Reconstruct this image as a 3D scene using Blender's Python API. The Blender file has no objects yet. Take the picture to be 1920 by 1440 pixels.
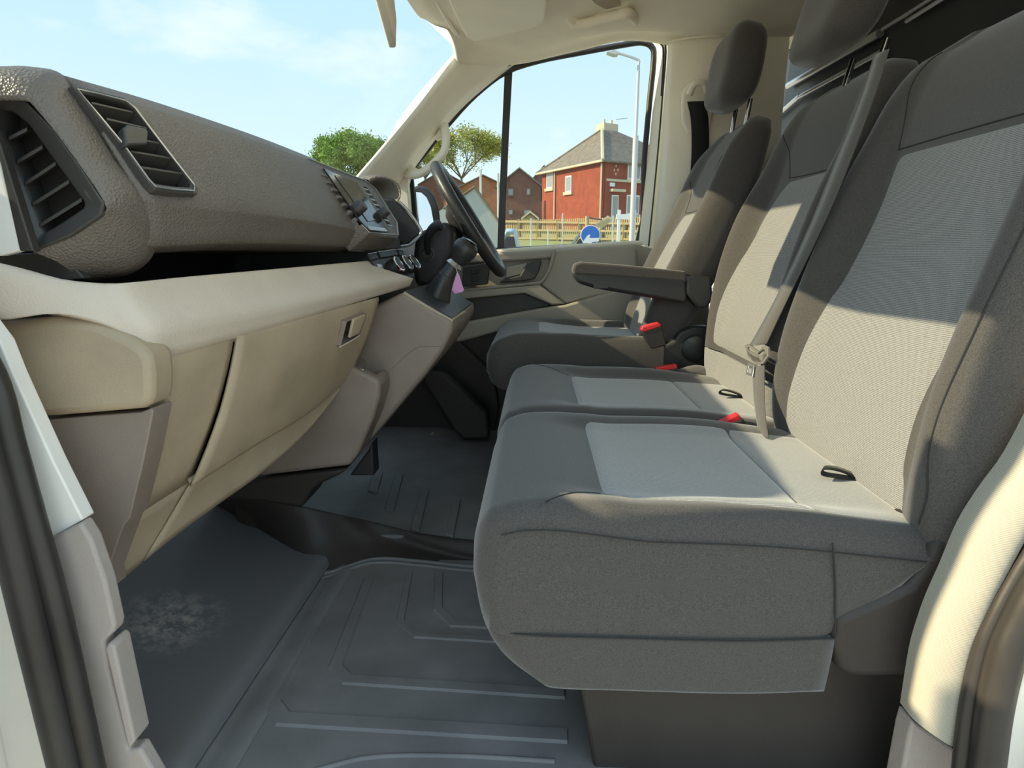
import bpy, bmesh, math, random
from mathutils import Vector, Matrix
random.seed(7)
scene = bpy.context.scene
COL = scene.collection
V = Vector

# ------------------------------------------------------------------ camera
FPX, IW, IH = 1150.0, 1920, 1440
PSI, TH = 0.04009, 0.21225
CAM = V((0.0, 0.0, 0.70))
Fw = V((-math.sin(PSI) * math.cos(TH), math.cos(PSI) * math.cos(TH), -math.sin(TH)))
Rt = V((math.cos(PSI), math.sin(PSI), 0))
Up = Rt.cross(Fw)
cam_d = bpy.data.cameras.new('camera')
cam_d.sensor_width = 36.0
cam_d.lens = 36.0 * FPX / IW
cam_d.clip_start = 0.01
cam_d.clip_end = 2000
cam_o = bpy.data.objects.new('camera', cam_d)
COL.objects.link(cam_o)
cam_o.matrix_world = Matrix(((Rt.x, Up.x, -Fw.x, CAM.x), (Rt.y, Up.y, -Fw.y, CAM.y),
                             (Rt.z, Up.z, -Fw.z, CAM.z), (0, 0, 0, 1)))
scene.camera = cam_o

# ------------------------------------------------------------------ sun, sky, exposure
SUN_DIR = V((0.83, 0.085, -0.485)).normalized()
sun_d = bpy.data.lights.new('sun_offscreen', 'SUN')
sun_d.energy = 5.8
sun_d.angle = math.radians(0.6)
sun_d.color = (1.0, 0.825, 0.52)
sun_o = bpy.data.objects.new('sun_offscreen', sun_d)
COL.objects.link(sun_o)
sun_o.rotation_euler = SUN_DIR.to_track_quat('-Z', 'Y').to_euler()
sun_o.location = (-20, 0, 15)

world = bpy.data.worlds.new('sky')
scene.world = world
world.use_nodes = True
nt = world.node_tree
for n in list(nt.nodes):
    nt.nodes.remove(n)
wo = nt.nodes.new('ShaderNodeOutputWorld')
bg = nt.nodes.new('ShaderNodeBackground')
tc = nt.nodes.new('ShaderNodeTexCoord')
sep = nt.nodes.new('ShaderNodeSeparateXYZ')
ramp = nt.nodes.new('ShaderNodeValToRGB')
ramp.color_ramp.elements[0].position = 0.0
ramp.color_ramp.elements[0].color = (0.86, 0.94, 0.97, 1)
ramp.color_ramp.elements[1].position = 1.0
ramp.color_ramp.elements[1].color = (0.42, 0.60, 0.80, 1)
e = ramp.color_ramp.elements.new(0.10); e.color = (0.78, 0.92, 0.97, 1)
e = ramp.color_ramp.elements.new(0.34); e.color = (0.56, 0.79, 0.90, 1)
nz = nt.nodes.new('ShaderNodeTexNoise')
nz.inputs['Scale'].default_value = 2.3
nz.inputs['Detail'].default_value = 7
nz.inputs['Roughness'].default_value = 0.6
mp = nt.nodes.new('ShaderNodeMapping')
mp.inputs['Scale'].default_value = (1, 1, 2.6)
mp.inputs['Location'].default_value = (0.35, 0.2, 0.0)
cr = nt.nodes.new('ShaderNodeValToRGB')
cr.color_ramp.elements[0].position = 0.54
cr.color_ramp.elements[1].position = 0.74
mx = nt.nodes.new('ShaderNodeMixRGB')
mx.inputs['Color2'].default_value = (1.0, 1.0, 1.0, 1)
L = nt.links.new
L(tc.outputs['Generated'], sep.inputs[0]); L(sep.outputs['Z'], ramp.inputs[0])
L(tc.outputs['Generated'], mp.inputs[0]); L(mp.outputs[0], nz.inputs['Vector'])
L(nz.outputs['Fac'], cr.inputs[0]); L(cr.outputs[0], mx.inputs['Fac'])
L(ramp.outputs[0], mx.inputs['Color1']); L(mx.outputs[0], bg.inputs['Color'])
bg.inputs['Strength'].default_value = 1.12
L(bg.outputs[0], wo.inputs['Surface'])

scene.view_settings.view_transform = 'Standard'
scene.view_settings.look = 'None'
scene.view_settings.gamma = 1.0
scene.view_settings.use_curve_mapping = False
scene.view_settings.exposure = 0.55

# ------------------------------------------------------------------ pixel to place
def ray(u, v):
    return Fw + Rt * ((u - 960) / FPX) + Up * ((720 - v) / FPX)
def p(u, v, y):
    d = ray(u, v); return CAM + d * (y / d.y)
def pz(u, v, z):
    d = ray(u, v); return CAM + d * ((z - CAM.z) / d.z)
def px(u, v, x):
    d = ray(u, v); return CAM + d * (x / d.x)
class Plane:
    def __init__(s, a, b, c):
        s.o = a; s.n = (b - a).cross(c - a).normalized()
        if s.n.dot(CAM - a) < 0: s.n = -s.n          # faces the cab interior
    def __call__(s, u, v, h=0.0):
        d = ray(u, v); o = s.o + s.n * h
        return CAM + d * ((o - CAM).dot(s.n) / d.dot(s.n))
def rail(pts):
    """pixel polyline; the ends carry y, 1/y runs evenly between them"""
    (u0, v0, y0), (u1, v1, y1) = pts[0], pts[-1]
    tot = [0.0]
    for a, b in zip(pts, pts[1:]): tot.append(tot[-1] + math.hypot(b[0] - a[0], b[1] - a[1]))
    return [p(q[0], q[1], 1 / (1 / y0 + (1 / y1 - 1 / y0) * t / tot[-1])) for q, t in zip(pts, tot)]

# ------------------------------------------------------------------ materials
def _mat(name):
    m = bpy.data.materials.new(name); m.use_nodes = True
    b = m.node_tree.nodes['Principled BSDF']
    return m, m.node_tree, b
def plastic(name, col, rough=0.5, grain=900, bump=0.25, vary=0.12, dist=0.0006, spec=0.5, kind='voronoi'):
    m, t, b = _mat(name)
    b.inputs['Roughness'].default_value = rough
    b.inputs['Specular IOR Level'].default_value = spec
    c = t.nodes.new('ShaderNodeTexCoord')
    n1 = t.nodes.new('ShaderNodeTexNoise'); n1.inputs['Scale'].default_value = 9; n1.inputs['Detail'].default_value = 5
    r = t.nodes.new('ShaderNodeValToRGB')
    r.color_ramp.elements[0].color = tuple(x * (1 - vary) for x in col) + (1,)
    r.color_ramp.elements[1].color = tuple(min(1, x * (1 + vary)) for x in col) + (1,)
    r.color_ramp.elements[0].position = 0.3; r.color_ramp.elements[1].position = 0.7
    t.links.new(c.outputs['Object'], n1.inputs['Vector']); t.links.new(n1.outputs['Fac'], r.inputs[0])
    t.links.new(r.outputs[0], b.inputs['Base Color'])
    if bump:
        if kind == 'voronoi':
            g = t.nodes.new('ShaderNodeTexVoronoi'); g.inputs['Scale'].default_value = grain; o = g.outputs['Distance']
        else:
            g = t.nodes.new('ShaderNodeTexNoise'); g.inputs['Scale'].default_value = grain; o = g.outputs['Fac']
        bp = t.nodes.new('ShaderNodeBump'); bp.inputs['Strength'].default_value = bump; bp.inputs['Distance'].default_value = dist
        t.links.new(c.outputs['Object'], g.inputs['Vector']); t.links.new(o, bp.inputs['Height'])
        t.links.new(bp.outputs[0], b.inputs['Normal'])
    return m
def fabric(name, c1, c2, scale=700, weave=None, bump=0.35, sheen=0.25):
    m, t, b = _mat(name)
    b.inputs['Roughness'].default_value = 0.92
    b.inputs['Specular IOR Level'].default_value = 0.2
    b.inputs['Sheen Weight'].default_value = sheen
    b.inputs['Sheen Roughness'].default_value = 0.45
    c = t.nodes.new('ShaderNodeTexCoord')
    n = t.nodes.new('ShaderNodeTexNoise'); n.inputs['Scale'].default_value = scale; n.inputs['Detail'].default_value = 3
    t.links.new(c.outputs['Object'], n.inputs['Vector'])
    r = t.nodes.new('ShaderNodeValToRGB')
    r.color_ramp.elements[0].position = 0.36; r.color_ramp.elements[1].position = 0.64
    r.color_ramp.elements[0].color = c1 + (1,); r.color_ramp.elements[1].color = c2 + (1,)
    src = n.outputs['Fac']
    if weave:
        w = t.nodes.new('ShaderNodeTexWave'); w.bands_direction = weave[0]; w.inputs['Scale'].default_value = weave[1]
        w.inputs['Distortion'].default_value = 1.2; w.inputs['Detail'].default_value = 1; w.inputs['Detail Scale'].default_value = 6
        t.links.new(c.outputs['Object'], w.inputs['Vector'])
        a = t.nodes.new('ShaderNodeMixRGB'); a.inputs['Fac'].default_value = weave[2]
        t.links.new(n.outputs['Fac'], a.inputs['Color1']); t.links.new(w.outputs['Fac'], a.inputs['Color2'])
        src = a.outputs[0]
    t.links.new(src, r.inputs[0]); t.links.new(r.outputs[0], b.inputs['Base Color'])
    bp = t.nodes.new('ShaderNodeBump'); bp.inputs['Strength'].default_value = bump; bp.inputs['Distance'].default_value = 0.0008
    t.links.new(src, bp.inputs['Height']); t.links.new(bp.outputs[0], b.inputs['Normal'])
    return m
def flat(name, col, rough=0.5, metal=0.0, spec=0.5):
    m, t, b = _mat(name)
    b.inputs['Base Color'].default_value = col + (1,)
    b.inputs['Roughness'].default_value = rough
    b.inputs['Metallic'].default_value = metal
    b.inputs['Specular IOR Level'].default_value = spec
    n = t.nodes.new('ShaderNodeTexNoise'); n.inputs['Scale'].default_value = 30
    mr = t.nodes.new('ShaderNodeMapRange')
    mr.inputs['To Min'].default_value = max(0, rough - 0.04); mr.inputs['To Max'].default_value = min(1, rough + 0.04)
    t.links.new(n.outputs['Fac'], mr.inputs[0]); t.links.new(mr.outputs[0], b.inputs['Roughness'])
    return m
def glassmat(name, tint, gloss=0.012):
    m = bpy.data.materials.new(name); m.use_nodes = True; t = m.node_tree
    for n in list(t.nodes): t.nodes.remove(n)
    o = t.nodes.new('ShaderNodeOutputMaterial'); tr = t.nodes.new('ShaderNodeBsdfTransparent'); tr.inputs[0].default_value = tint + (1,)
    gl = t.nodes.new('ShaderNodeBsdfGlossy'); gl.inputs['Roughness'].default_value = 0.02
    ms = t.nodes.new('ShaderNodeMixShader'); ms.inputs[0].default_value = gloss
    t.links.new(tr.outputs[0], ms.inputs[1]); t.links.new(gl.outputs[0], ms.inputs[2])
    t.links.new(ms.outputs[0], o.inputs[0])
    return m
def brickmat(name, c1, c2, mortar, scale=3.0):
    m, t, b = _mat(name); b.inputs['Roughness'].default_value = 0.9
    c = t.nodes.new('ShaderNodeTexCoord')
    n = t.nodes.new('ShaderNodeTexNoise'); n.inputs['Scale'].default_value = scale; n.inputs['Detail'].default_value = 8; n.inputs['Roughness'].default_value = 0.75
    r = t.nodes.new('ShaderNodeValToRGB'); r.color_ramp.elements[0].position = 0.32; r.color_ramp.elements[1].position = 0.68
    r.color_ramp.elements[0].color = c1 + (1,); r.color_ramp.elements[1].color = c2 + (1,)
    t.links.new(c.outputs['Object'], n.inputs['Vector']); t.links.new(n.outputs['Fac'], r.inputs[0])
    t.links.new(r.outputs[0], b.inputs['Base Color'])
    return m

M = {}
M['fab_dark'] = fabric('dark_seat_fabric', (0.062, 0.057, 0.053), (0.106, 0.098, 0.091), 800, None, 0.35, 0.4)
M['fab_light'] = fabric('grey_woven_fabric', (0.17, 0.172, 0.172), (0.38, 0.372, 0.36), 700, ('Z', 135, 0.38))
M['fab_light_c'] = fabric('grey_woven_fabric_cushion', (0.19, 0.192, 0.192), (0.42, 0.412, 0.40), 700, ('Y', 135, 0.35), 0.35, 0.5)
M['seam'] = flat('seam_thread', (0.03, 0.029, 0.028), 0.9)
M['dash_dark'] = plastic('dark_grained_dash', (0.155, 0.137, 0.120), 0.44, 330, 0.75, 0.08, 0.0016)
M['dash_black'] = plastic('black_smooth_plastic', (0.028, 0.028, 0.029), 0.45, 900, 0.15)
M['vent_black'] = plastic('vent_plastic', (0.055, 0.053, 0.050), 0.42, 1200, 0.12)
M['beige'] = plastic('light_grained_trim', (0.64, 0.565, 0.475), 0.5, 450, 0.4, 0.06, 0.0008)
M['taupe'] = plastic('taupe_grained_panel', (0.43, 0.35, 0.245), 0.55, 600, 0.35, 0.14, 0.0007)
M['taupe_d'] = plastic('taupe_console_plastic', (0.26, 0.21, 0.175), 0.5, 700, 0.3, 0.1, 0.0006)
M['rubber_mat'] = plastic('dark_rubber_floor', (0.185, 0.180, 0.180), 0.6, 900, 0.35, 0.18, 0.0006, 0.4, 'noise')
M['dark_low'] = plastic('dark_brown_plastic', (0.036, 0.030, 0.026), 0.55, 800, 0.3)
M['rubber'] = plastic('black_seal_rubber', (0.035, 0.032, 0.030), 0.42, 60, 0.25, 0.25, 0.001, 0.5, 'noise')
M['paint'] = plastic('cream_body_paint', (0.92, 0.90, 0.85), 0.3, 12, 0.0, 0.03)
M['grey_trim'] = plastic('grey_plastic_trim', (0.42, 0.37, 0.34), 0.6, 1200, 0.5, 0.06, 0.0006)
M['headliner'] = plastic('cream_headliner', (0.90, 0.83, 0.68), 0.9, 1400, 0.3, 0.04, 0.0005, 0.2, 'noise')
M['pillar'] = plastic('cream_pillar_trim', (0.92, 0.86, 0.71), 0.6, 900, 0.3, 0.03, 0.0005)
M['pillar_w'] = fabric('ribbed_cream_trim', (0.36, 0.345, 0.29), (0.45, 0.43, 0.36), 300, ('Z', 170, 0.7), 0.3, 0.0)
M['door_grey'] = plastic('grey_door_card', (0.42, 0.385, 0.32), 0.55, 700, 0.25, 0.06)
M['door_dark'] = plastic('dark_door_plastic', (0.05, 0.047, 0.043), 0.5, 900, 0.2)
M['chrome'] = flat('chrome', (0.75, 0.76, 0.77), 0.12, 1.0)
M['silver'] = flat('satin_silver', (0.55, 0.56, 0.57), 0.35, 0.8)
M['black'] = flat('matt_black', (0.008, 0.008, 0.008), 0.7)
M['gloss'] = flat('gloss_black', (0.012, 0.012, 0.013), 0.12)
M['screen'] = flat('screen_glass', (0.03, 0.035, 0.04), 0.06)
M['leather'] = plastic('black_leather', (0.035, 0.035, 0.034), 0.38, 350, 0.4, 0.1, 0.0008)
M['red'] = flat('red_plastic', (0.75, 0.03, 0.035), 0.35)
M['pink'] = flat('pink_tag', (0.72, 0.34, 0.66), 0.5)
M['white'] = flat('white_paint', (0.80, 0.80, 0.78), 0.4)
M['belt'] = fabric('seat_belt_webbing', (0.085, 0.080, 0.076), (0.15, 0.14, 0.128), 1500, None, 0.3, 0.5)
M['belt_dark'] = fabric('black_belt_webbing', (0.02, 0.02, 0.02), (0.035, 0.035, 0.035), 1500, None, 0.3, 0.1)
M['buckle'] = plastic('grey_buckle_plastic', (0.20, 0.19, 0.175), 0.4, 900, 0.1)
M['glass'] = glassmat('clear_glass', (0.795, 0.825, 0.84))
M['mirror'] = flat('mirror_glass', (0.85, 0.88, 0.9), 0.01, 1.0)
M['bulk'] = plastic('dark_bulkhead', (0.016, 0.016, 0.017), 0.5, 500, 0.2)

# ------------------------------------------------------------------ mesh helpers
def mesh_obj(name, verts, faces, mat, parent=None, smooth=True, bevel=0.0, subsurf=0, solid=0.0, autosmooth=None):
    me = bpy.data.meshes.new(name)
    me.from_pydata([tuple(v) for v in verts], [], faces)
    me.validate()
    bm = bmesh.new(); bm.from_mesh(me)
    bmesh.ops.remove_doubles(bm, verts=bm.verts, dist=1e-6)
    bmesh.ops.recalc_face_normals(bm, faces=bm.faces)
    bm.to_mesh(me); bm.free()
    if smooth:
        for f in me.polygons: f.use_smooth = True
        if autosmooth is not None:
            try: me.set_sharp_from_angle(angle=math.radians(autosmooth))
            except Exception: pass
    o = bpy.data.objects.new(name, me)
    COL.objects.link(o)
    me.materials.append(M[mat] if isinstance(mat, str) else mat)
    if solid:
        md = o.modifiers.new('thickness', 'SOLIDIFY'); md.thickness = solid; md.offset = -1
    if bevel:
        md = o.modifiers.new('edge', 'BEVEL'); md.width = bevel; md.segments = 3; md.limit_method = 'ANGLE'; md.angle_limit = math.radians(35)
    if subsurf:
        md = o.modifiers.new('soft', 'SUBSURF'); md.levels = subsurf; md.render_levels = subsurf
    if parent is not None: put(o, parent)
    return o
def put(o, parent):
    o.parent = parent
    t = V((0, 0, 0)); q = parent
    while q is not None:
        if q.type == 'EMPTY': t = t + q.location
        q = q.parent
    if parent.type == 'EMPTY' or parent.parent is not None:
        # meshes are written in place; undo the empties' offset once
        if parent.type == 'EMPTY': o.matrix_parent_inverse = Matrix.Translation(-t)
    return o
def thing(name, label, cat, loc=(0, 0, 0), group=None):
    o = bpy.data.objects.new(name, None); COL.objects.link(o)
    o.location = loc; o.empty_display_size = 0.05
    o['label'] = label; o['category'] = cat
    if group: o['group'] = group
    return o
def tag(o, label, cat, group=None):
    o['label'] = label; o['category'] = cat
    if group: o['group'] = group
    return o
def struct(o, label=None, cat=None):
    o['kind'] = 'structure'
    if label: o['label'] = label
    if cat: o['category'] = cat
    return o
def cr4(a, b, c, d, t):
    return 0.5 * ((2 * b) + (c - a) * t + (2 * a - 5 * b + 4 * c - d) * t * t + (3 * b - a - 3 * c + d) * t ** 3)
def spline(pts, n, closed=False):
    k = len(pts); out = []
    pts = [V(q) for q in pts]
    if closed:
        for i in range(k):
            for j in range(n): out.append(cr4(pts[i - 1], pts[i], pts[(i + 1) % k], pts[(i + 2) % k], j / n))
        return out
    for i in range(k - 1):
        a = pts[i - 1] if i else pts[0] * 2 - pts[1]
        d = pts[i + 2] if i + 2 < k else pts[-1] * 2 - pts[-2]
        for j in range(n): out.append(cr4(a, pts[i], pts[i + 1], d, j / n))
    out.append(pts[-1]); return out
def lin(pts, n, closed=False):
    out = []; pts = [V(q) for q in pts]; k = len(pts)
    for i in range(k if closed else k - 1):
        for j in range(n): out.append(pts[i].lerp(pts[(i + 1) % k], j / n))
    if not closed: out.append(pts[-1])
    return out
def resample(pts, n):
    acc = [0.0]
    for a, b in zip(pts, pts[1:]): acc.append(acc[-1] + (b - a).length)
    out = []; j = 0
    for i in range(n):
        s = acc[-1] * i / (n - 1)
        while j < len(acc) - 2 and acc[j + 1] < s: j += 1
        w = acc[j + 1] - acc[j]
        out.append(pts[j].lerp(pts[j + 1], 0 if w == 0 else (s - acc[j]) / w))
    return out
def gridfaces(nr, nc, closed):
    f = []
    for i in range(nr - 1):
        for j in range(nc if closed else nc - 1):
            a, b = i * nc + j, i * nc + (j + 1) % nc
            f.append((a, b, b + nc, a + nc))
    return f
def loft(name, rows, mat, parent=None, n=6, m=4, closed=False, su=True, sv=True, caps=(False, False), **kw):
    """rows: control polylines of equal length; su smooths along a row, sv across rows"""
    rs = [(spline if su else lin)(r, n, closed) for r in rows]
    nc = len(rs[0])
    cols = [(spline if sv else lin)([r[j] for r in rs], m) for j in range(nc)]
    nr = len(cols[0])
    verts = [cols[j][i] for i in range(nr) for j in range(nc)]
    faces = gridfaces(nr, nc, closed)
    if caps[0]: faces.append(tuple(range(nc - 1, -1, -1)))
    if caps[1]: faces.append(tuple((nr - 1) * nc + j for j in range(nc)))
    return mesh_obj(name, verts, faces, mat, parent, **kw)
def raillo(name, rails, mat, parent=None, ns=24, m=3, sv=False, **kw):
    """rails of any length, each smoothed and evened out, joined side to side"""
    rows = [resample(spline(r, 8) if len(r) > 2 else [V(q) for q in r], ns) for r in rails]
    return loft(name, rows, mat, parent, n=1, m=m, su=False, sv=sv, **kw)
def slab(name, pts, back, mat, parent=None, bevel=0.003, smooth=True, **kw):
    """a flat polygon with thickness along the vector back"""
    pts = [V(q) for q in pts]; back = V(back); k = len(pts)
    verts = pts + [q + back for q in pts]
    faces = [tuple(range(k)), tuple(range(2 * k - 1, k - 1, -1))]
    for i in range(k):
        j = (i + 1) % k; faces.append((i, j, j + k, i + k))
    return mesh_obj(name, verts, faces, mat, parent, smooth, bevel, autosmooth=40 if not kw.get('autosmooth') else kw['autosmooth'])
def frame_ring(name, outer, inner, back, mat, parent=None, bevel=0.0015):
    back = V(back); k = len(outer)
    vs = [V(q) for q in outer] + [V(q) for q in inner] + [V(q) + back for q in inner] + [V(q) + back for q in outer]
    fs = []
    for i in range(k):
        j = (i + 1) % k
        for a, b in ((0, k), (k, 2 * k), (2 * k, 3 * k), (3 * k, 0)):
            fs.append((a + i, a + j, b + j, b + i))
    return mesh_obj(name, vs, fs, mat, parent, True, bevel, autosmooth=40)
def tube(name, pts, r, mat, parent=None, n=10, closed=False, smooth_path=6, flat_=None, caps=True):
    path = spline(pts, smooth_path, closed) if smooth_path > 1 else [V(q) for q in pts]
    k = len(path); rad = r if callable(r) else (lambda t: r)
    verts = []; up = None
    for i, q in enumerate(path):
        if closed: d = path[(i + 1) % k] - path[i - 1]
        else: d = path[min(i + 1, k - 1)] - path[max(i - 1, 0)]
        d.normalize()
        if up is None:
            up = d.orthogonal().normalized()
            if flat_ is not None: up = (V(flat_) - d * d.dot(V(flat_))).normalized()
        up = (up - d * d.dot(up)).normalized(); sd = d.cross(up)
        R = rad(i / max(1, k - 1))
        ra, rb = (R, R) if not isinstance(R, tuple) else R
        for j in range(n):
            a = 2 * math.pi * j / n
            verts.append(q + up * (math.cos(a) * ra) + sd * (math.sin(a) * rb))
    faces = []
    for i in range(k if closed else k - 1):
        for j in range(n):
            a, b = i * n + j, i * n + (j + 1) % n
            c, d_ = ((i + 1) % k) * n + j, ((i + 1) % k) * n + (j + 1) % n
            faces.append((a, b, d_, c))
    if not closed and caps:
        faces.append(tuple(range(n - 1, -1, -1))); faces.append(tuple((k - 1) * n + j for j in range(n)))
    return mesh_obj(name, verts, faces, mat, parent, autosmooth=50)
def box(name, c, size, mat, parent=None, bevel=0.004, rot=None, smooth=True):
    c = V(c); hx, hy, hz = [s / 2 for s in size]
    R = rot if rot is not None else Matrix.Identity(3)
    vs = [c + R @ V((sx * hx, sy * hy, sz * hz)) for sx in (-1, 1) for sy in (-1, 1) for sz in (-1, 1)]
    fs = [(0, 1, 3, 2), (4, 6, 7, 5), (0, 4, 5, 1), (2, 3, 7, 6), (0, 2, 6, 4), (1, 5, 7, 3)]
    return mesh_obj(name, vs, fs, mat, parent, smooth, bevel, autosmooth=40)
def lathe(name, c, axis, prof, mat, parent=None, n=28):
    """prof: (distance along axis, radius)"""
    c = V(c); ax = V(axis).normalized(); a = ax.orthogonal().normalized(); b = ax.cross(a)
    verts = []
    for h, r in prof:
        for j in range(n):
            t = 2 * math.pi * j / n
            verts.append(c + ax * h + (a * math.cos(t) + b * math.sin(t)) * max(r, 1e-5))
    k = len(prof)
    faces = gridfaces(k, n, True)
    faces.append(tuple(range(n - 1, -1, -1))); faces.append(tuple((k - 1) * n + j for j in range(n)))
    return mesh_obj(name, verts, faces, mat, parent, autosmooth=35)
def sst(a, b, x):
    t = max(0.0, min(1.0, (x - a) / (b - a))); return t * t * (3 - 2 * t)
def lut(tab, x):
    if x <= tab[0][0]: return tab[0][1]
    for (a, fa), (b, fb) in zip(tab, tab[1:]):
        if x <= b:
            t = (x - a) / (b - a); return fa + (fb - fa) * t
    return tab[-1][1]
def slut(tab, x):
    """smooth table"""
    if x <= tab[0][0]: return tab[0][1]
    k = len(tab)
    for i in range(k - 1):
        if x <= tab[i + 1][0]:
            t = (x - tab[i][0]) / (tab[i + 1][0] - tab[i][0])
            y0 = tab[i - 1][1] if i else tab[0][1]; y3 = tab[i + 2][1] if i + 2 < k else tab[-1][1]
            return cr4(y0, tab[i][1], tab[i + 1][1], y3, t)
    return tab[-1][1]

def uof(P):
    d = P - CAM; return 960 + FPX * d.dot(Rt) / d.dot(Fw)
def piece(r, u0, u1, n):
    """the part of a rail between two pixel columns"""
    d = resample(r, 400)
    return resample([q for q in d if (u0 is None or uof(q) >= u0) and (u1 is None or uof(q) <= u1)], n)
def prism(pts, vec):
    pts = [V(q) for q in pts]; k = len(pts); vec = V(vec)
    return pts + [q + vec for q in pts], [tuple(range(k)), tuple(range(2 * k - 1, k - 1, -1))] + [(i, (i + 1) % k, (i + 1) % k + k, i + k) for i in range(k)]
def carve(o, cutters):
    """really cut closed cutter meshes (verts, faces) out of a part"""
    vs, fs = [], []
    for cv, cf in cutters:
        n0 = len(vs); vs += cv; fs += [tuple(i + n0 for i in f) for f in cf]
    c = mesh_obj('cutter', vs, fs, 'vent_black', None, smooth=False)
    def bake():
        bpy.context.view_layer.update()
        me = bpy.data.meshes.new_from_object(o.evaluated_get(bpy.context.evaluated_depsgraph_get()))
        o.modifiers.clear(); old = o.data; o.data = me; bpy.data.meshes.remove(old); return me
    me = bake()                                     # thickness and edges first, normals outwards
    bm = bmesh.new(); bm.from_mesh(me); bmesh.ops.recalc_face_normals(bm, faces=bm.faces)
    if bm.calc_volume(signed=True) < 0: bmesh.ops.reverse_faces(bm, faces=bm.faces)
    bm.to_mesh(me); bm.free()
    m = o.modifiers.new('cut', 'BOOLEAN'); m.object = c; m.operation = 'DIFFERENCE'; m.solver = 'EXACT'
    bake()
    cm = c.data; bpy.data.objects.remove(c); bpy.data.meshes.remove(cm)
    return o
def pocket(name, mouth, vec, mat, parent):
    """five-sided open box behind a hole"""
    vec = V(vec); k = len(mouth); back = [V(q) + vec for q in mouth]
    return mesh_obj(name, [V(q) for q in mouth] + back, [(i, (i + 1) % k, (i + 1) % k + k, i + k) for i in range(k)] + [tuple(range(k, 2 * k))], mat, parent, smooth=False)
# ================================================================== CAB SHELL
# ---- floor
fl = mesh_obj('floor', [(-0.50, 0.62, 0), (0.9, 0.62, 0), (0.9, 1.30, 0), (-0.50, 1.30, 0), (-0.50, 0.62, -0.04), (0.9, 0.62, -0.04), (0.9, 1.30, -0.04), (-0.50, 1.30, -0.04)],
              [(0, 1, 2, 3), (7, 6, 5, 4), (0, 4, 5, 1), (1, 5, 6, 2), (2, 6, 7, 3), (3, 7, 4, 0)], 'rubber_mat', smooth=False)
struct(fl, 'dark rubber floor mat of the passenger footwell with raised ribs', 'floor')
# dusty toe board
mt, tt, bb = _mat('dusty_toe_board')
bb.inputs['Roughness'].default_value = 0.6
c_ = tt.nodes.new('ShaderNodeTexCoord')
def _dist(center, rad):
    s_ = tt.nodes.new('ShaderNodeVectorMath'); s_.operation = 'DISTANCE'; s_.inputs[1].default_value = center
    tt.links.new(c_.outputs['Object'], s_.inputs[0])
    r_ = tt.nodes.new('ShaderNodeMapRange'); r_.inputs['From Min'].default_value = rad; r_.inputs['From Max'].default_value = rad * 0.2
    tt.links.new(s_.outputs['Value'], r_.inputs[0]); return r_.outputs[0]
n_ = tt.nodes.new('ShaderNodeTexNoise'); n_.inputs['Scale'].default_value = 38; n_.inputs['Detail'].default_value = 8; n_.inputs['Roughness'].default_value = 0.8
tt.links.new(c_.outputs['Object'], n_.inputs['Vector'])
k_ = tt.nodes.new('ShaderNodeValToRGB'); k_.color_ramp.elements[0].position = 0.44; k_.color_ramp.elements[1].position = 0.66
tt.links.new(n_.outputs['Fac'], k_.inputs[0])
dirt_c = pz(320, 1170, 0.035)
mu = tt.nodes.new('ShaderNodeMath'); mu.operation = 'MULTIPLY'
tt.links.new(k_.outputs[0], mu.inputs[0]); tt.links.new(_dist(tuple(dirt_c), 0.11), mu.inputs[1])
mm = tt.nodes.new('ShaderNodeMixRGB'); mm.inputs['Color1'].default_value = (0.155, 0.153, 0.158, 1); mm.inputs['Color2'].default_value = (0.60, 0.53, 0.45, 1)
tt.links.new(mu.outputs[0], mm.inputs['Fac']); tt.links.new(mm.outputs[0], bb.inputs['Base Color'])
M['toe'] = mt
TOEX = [(-0.482, -0.002), (-0.492, 0.006), (-0.56, 0.008), (-0.66, 0.02), (-0.78, 0.06), (-0.985, 0.19)]
toe = loft('toe_board', [[V((x, y, z)) for y in (0.64, 0.9, 1.3, 1.5)] for x, z in TOEX], 'toe', fl, n=4, m=4, solid=0.02)
# shallow channel beside the toe board seam and its edge
loft('floor_channel', [[V((x, y, z)) for y in (0.62, 0.9, 1.26)] for x, z in ((-0.484, 0.004), (-0.470, 0.0035), (-0.455, 0.001), (-0.435, 0.004), (-0.42, 0.0045), (-0.41, 0.001))], 'rubber_mat', fl, n=4, m=4)
# raised ribs in nested chamfered Ls
bands = [((488, 1323), (515, 1362), (1000, 1393), 0.36), ((614, 1254), (641, 1284), (1000, 1310), 0.30), ((742, 1168), (776, 1197), (1000, 1212), 0.22), ((811, 1144), (843, 1176), (1000, 1186), 0.15)]
for k, (a, b, c, ln) in enumerate(bands):
    A, B, Cc = pz(*a, 0), pz(*b, 0), pz(*c, 0)
    w = (0.030, 0.024, 0.016, 0.020)[k]
    far_ = V((A.x - 0.02, min(1.24, A.y + ln), 0))
    path = [far_, A, B, V((0.05, Cc.y, 0))]
    inn = [V((far_.x + w, far_.y, 0)), V((A.x + w, A.y + w * 0.45, 0)), V((B.x + w * 0.45, B.y + w, 0)), V((0.05, Cc.y + w, 0))]
    vs = []
    for o_, i_ in zip(path, inn):
        ez = V((0, 0, 0.0035)); d = (i_ - o_) * 0.12
        vs += [o_, o_ + d + ez, i_ - d + ez, i_]
    mesh_obj('mat_rib', vs, gridfaces(4, 4, False), 'rubber_mat', fl, smooth=False)
# front kerb rib (rounded corner in front of the near door edge)
tube('mat_edge_rib', [pz(590, 1445, 0), pz(700, 1420, 0.0), pz(860, 1418, 0.0), pz(1040, 1428, 0.0)], (0.004), 'rubber_mat', fl, n=8)
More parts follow.
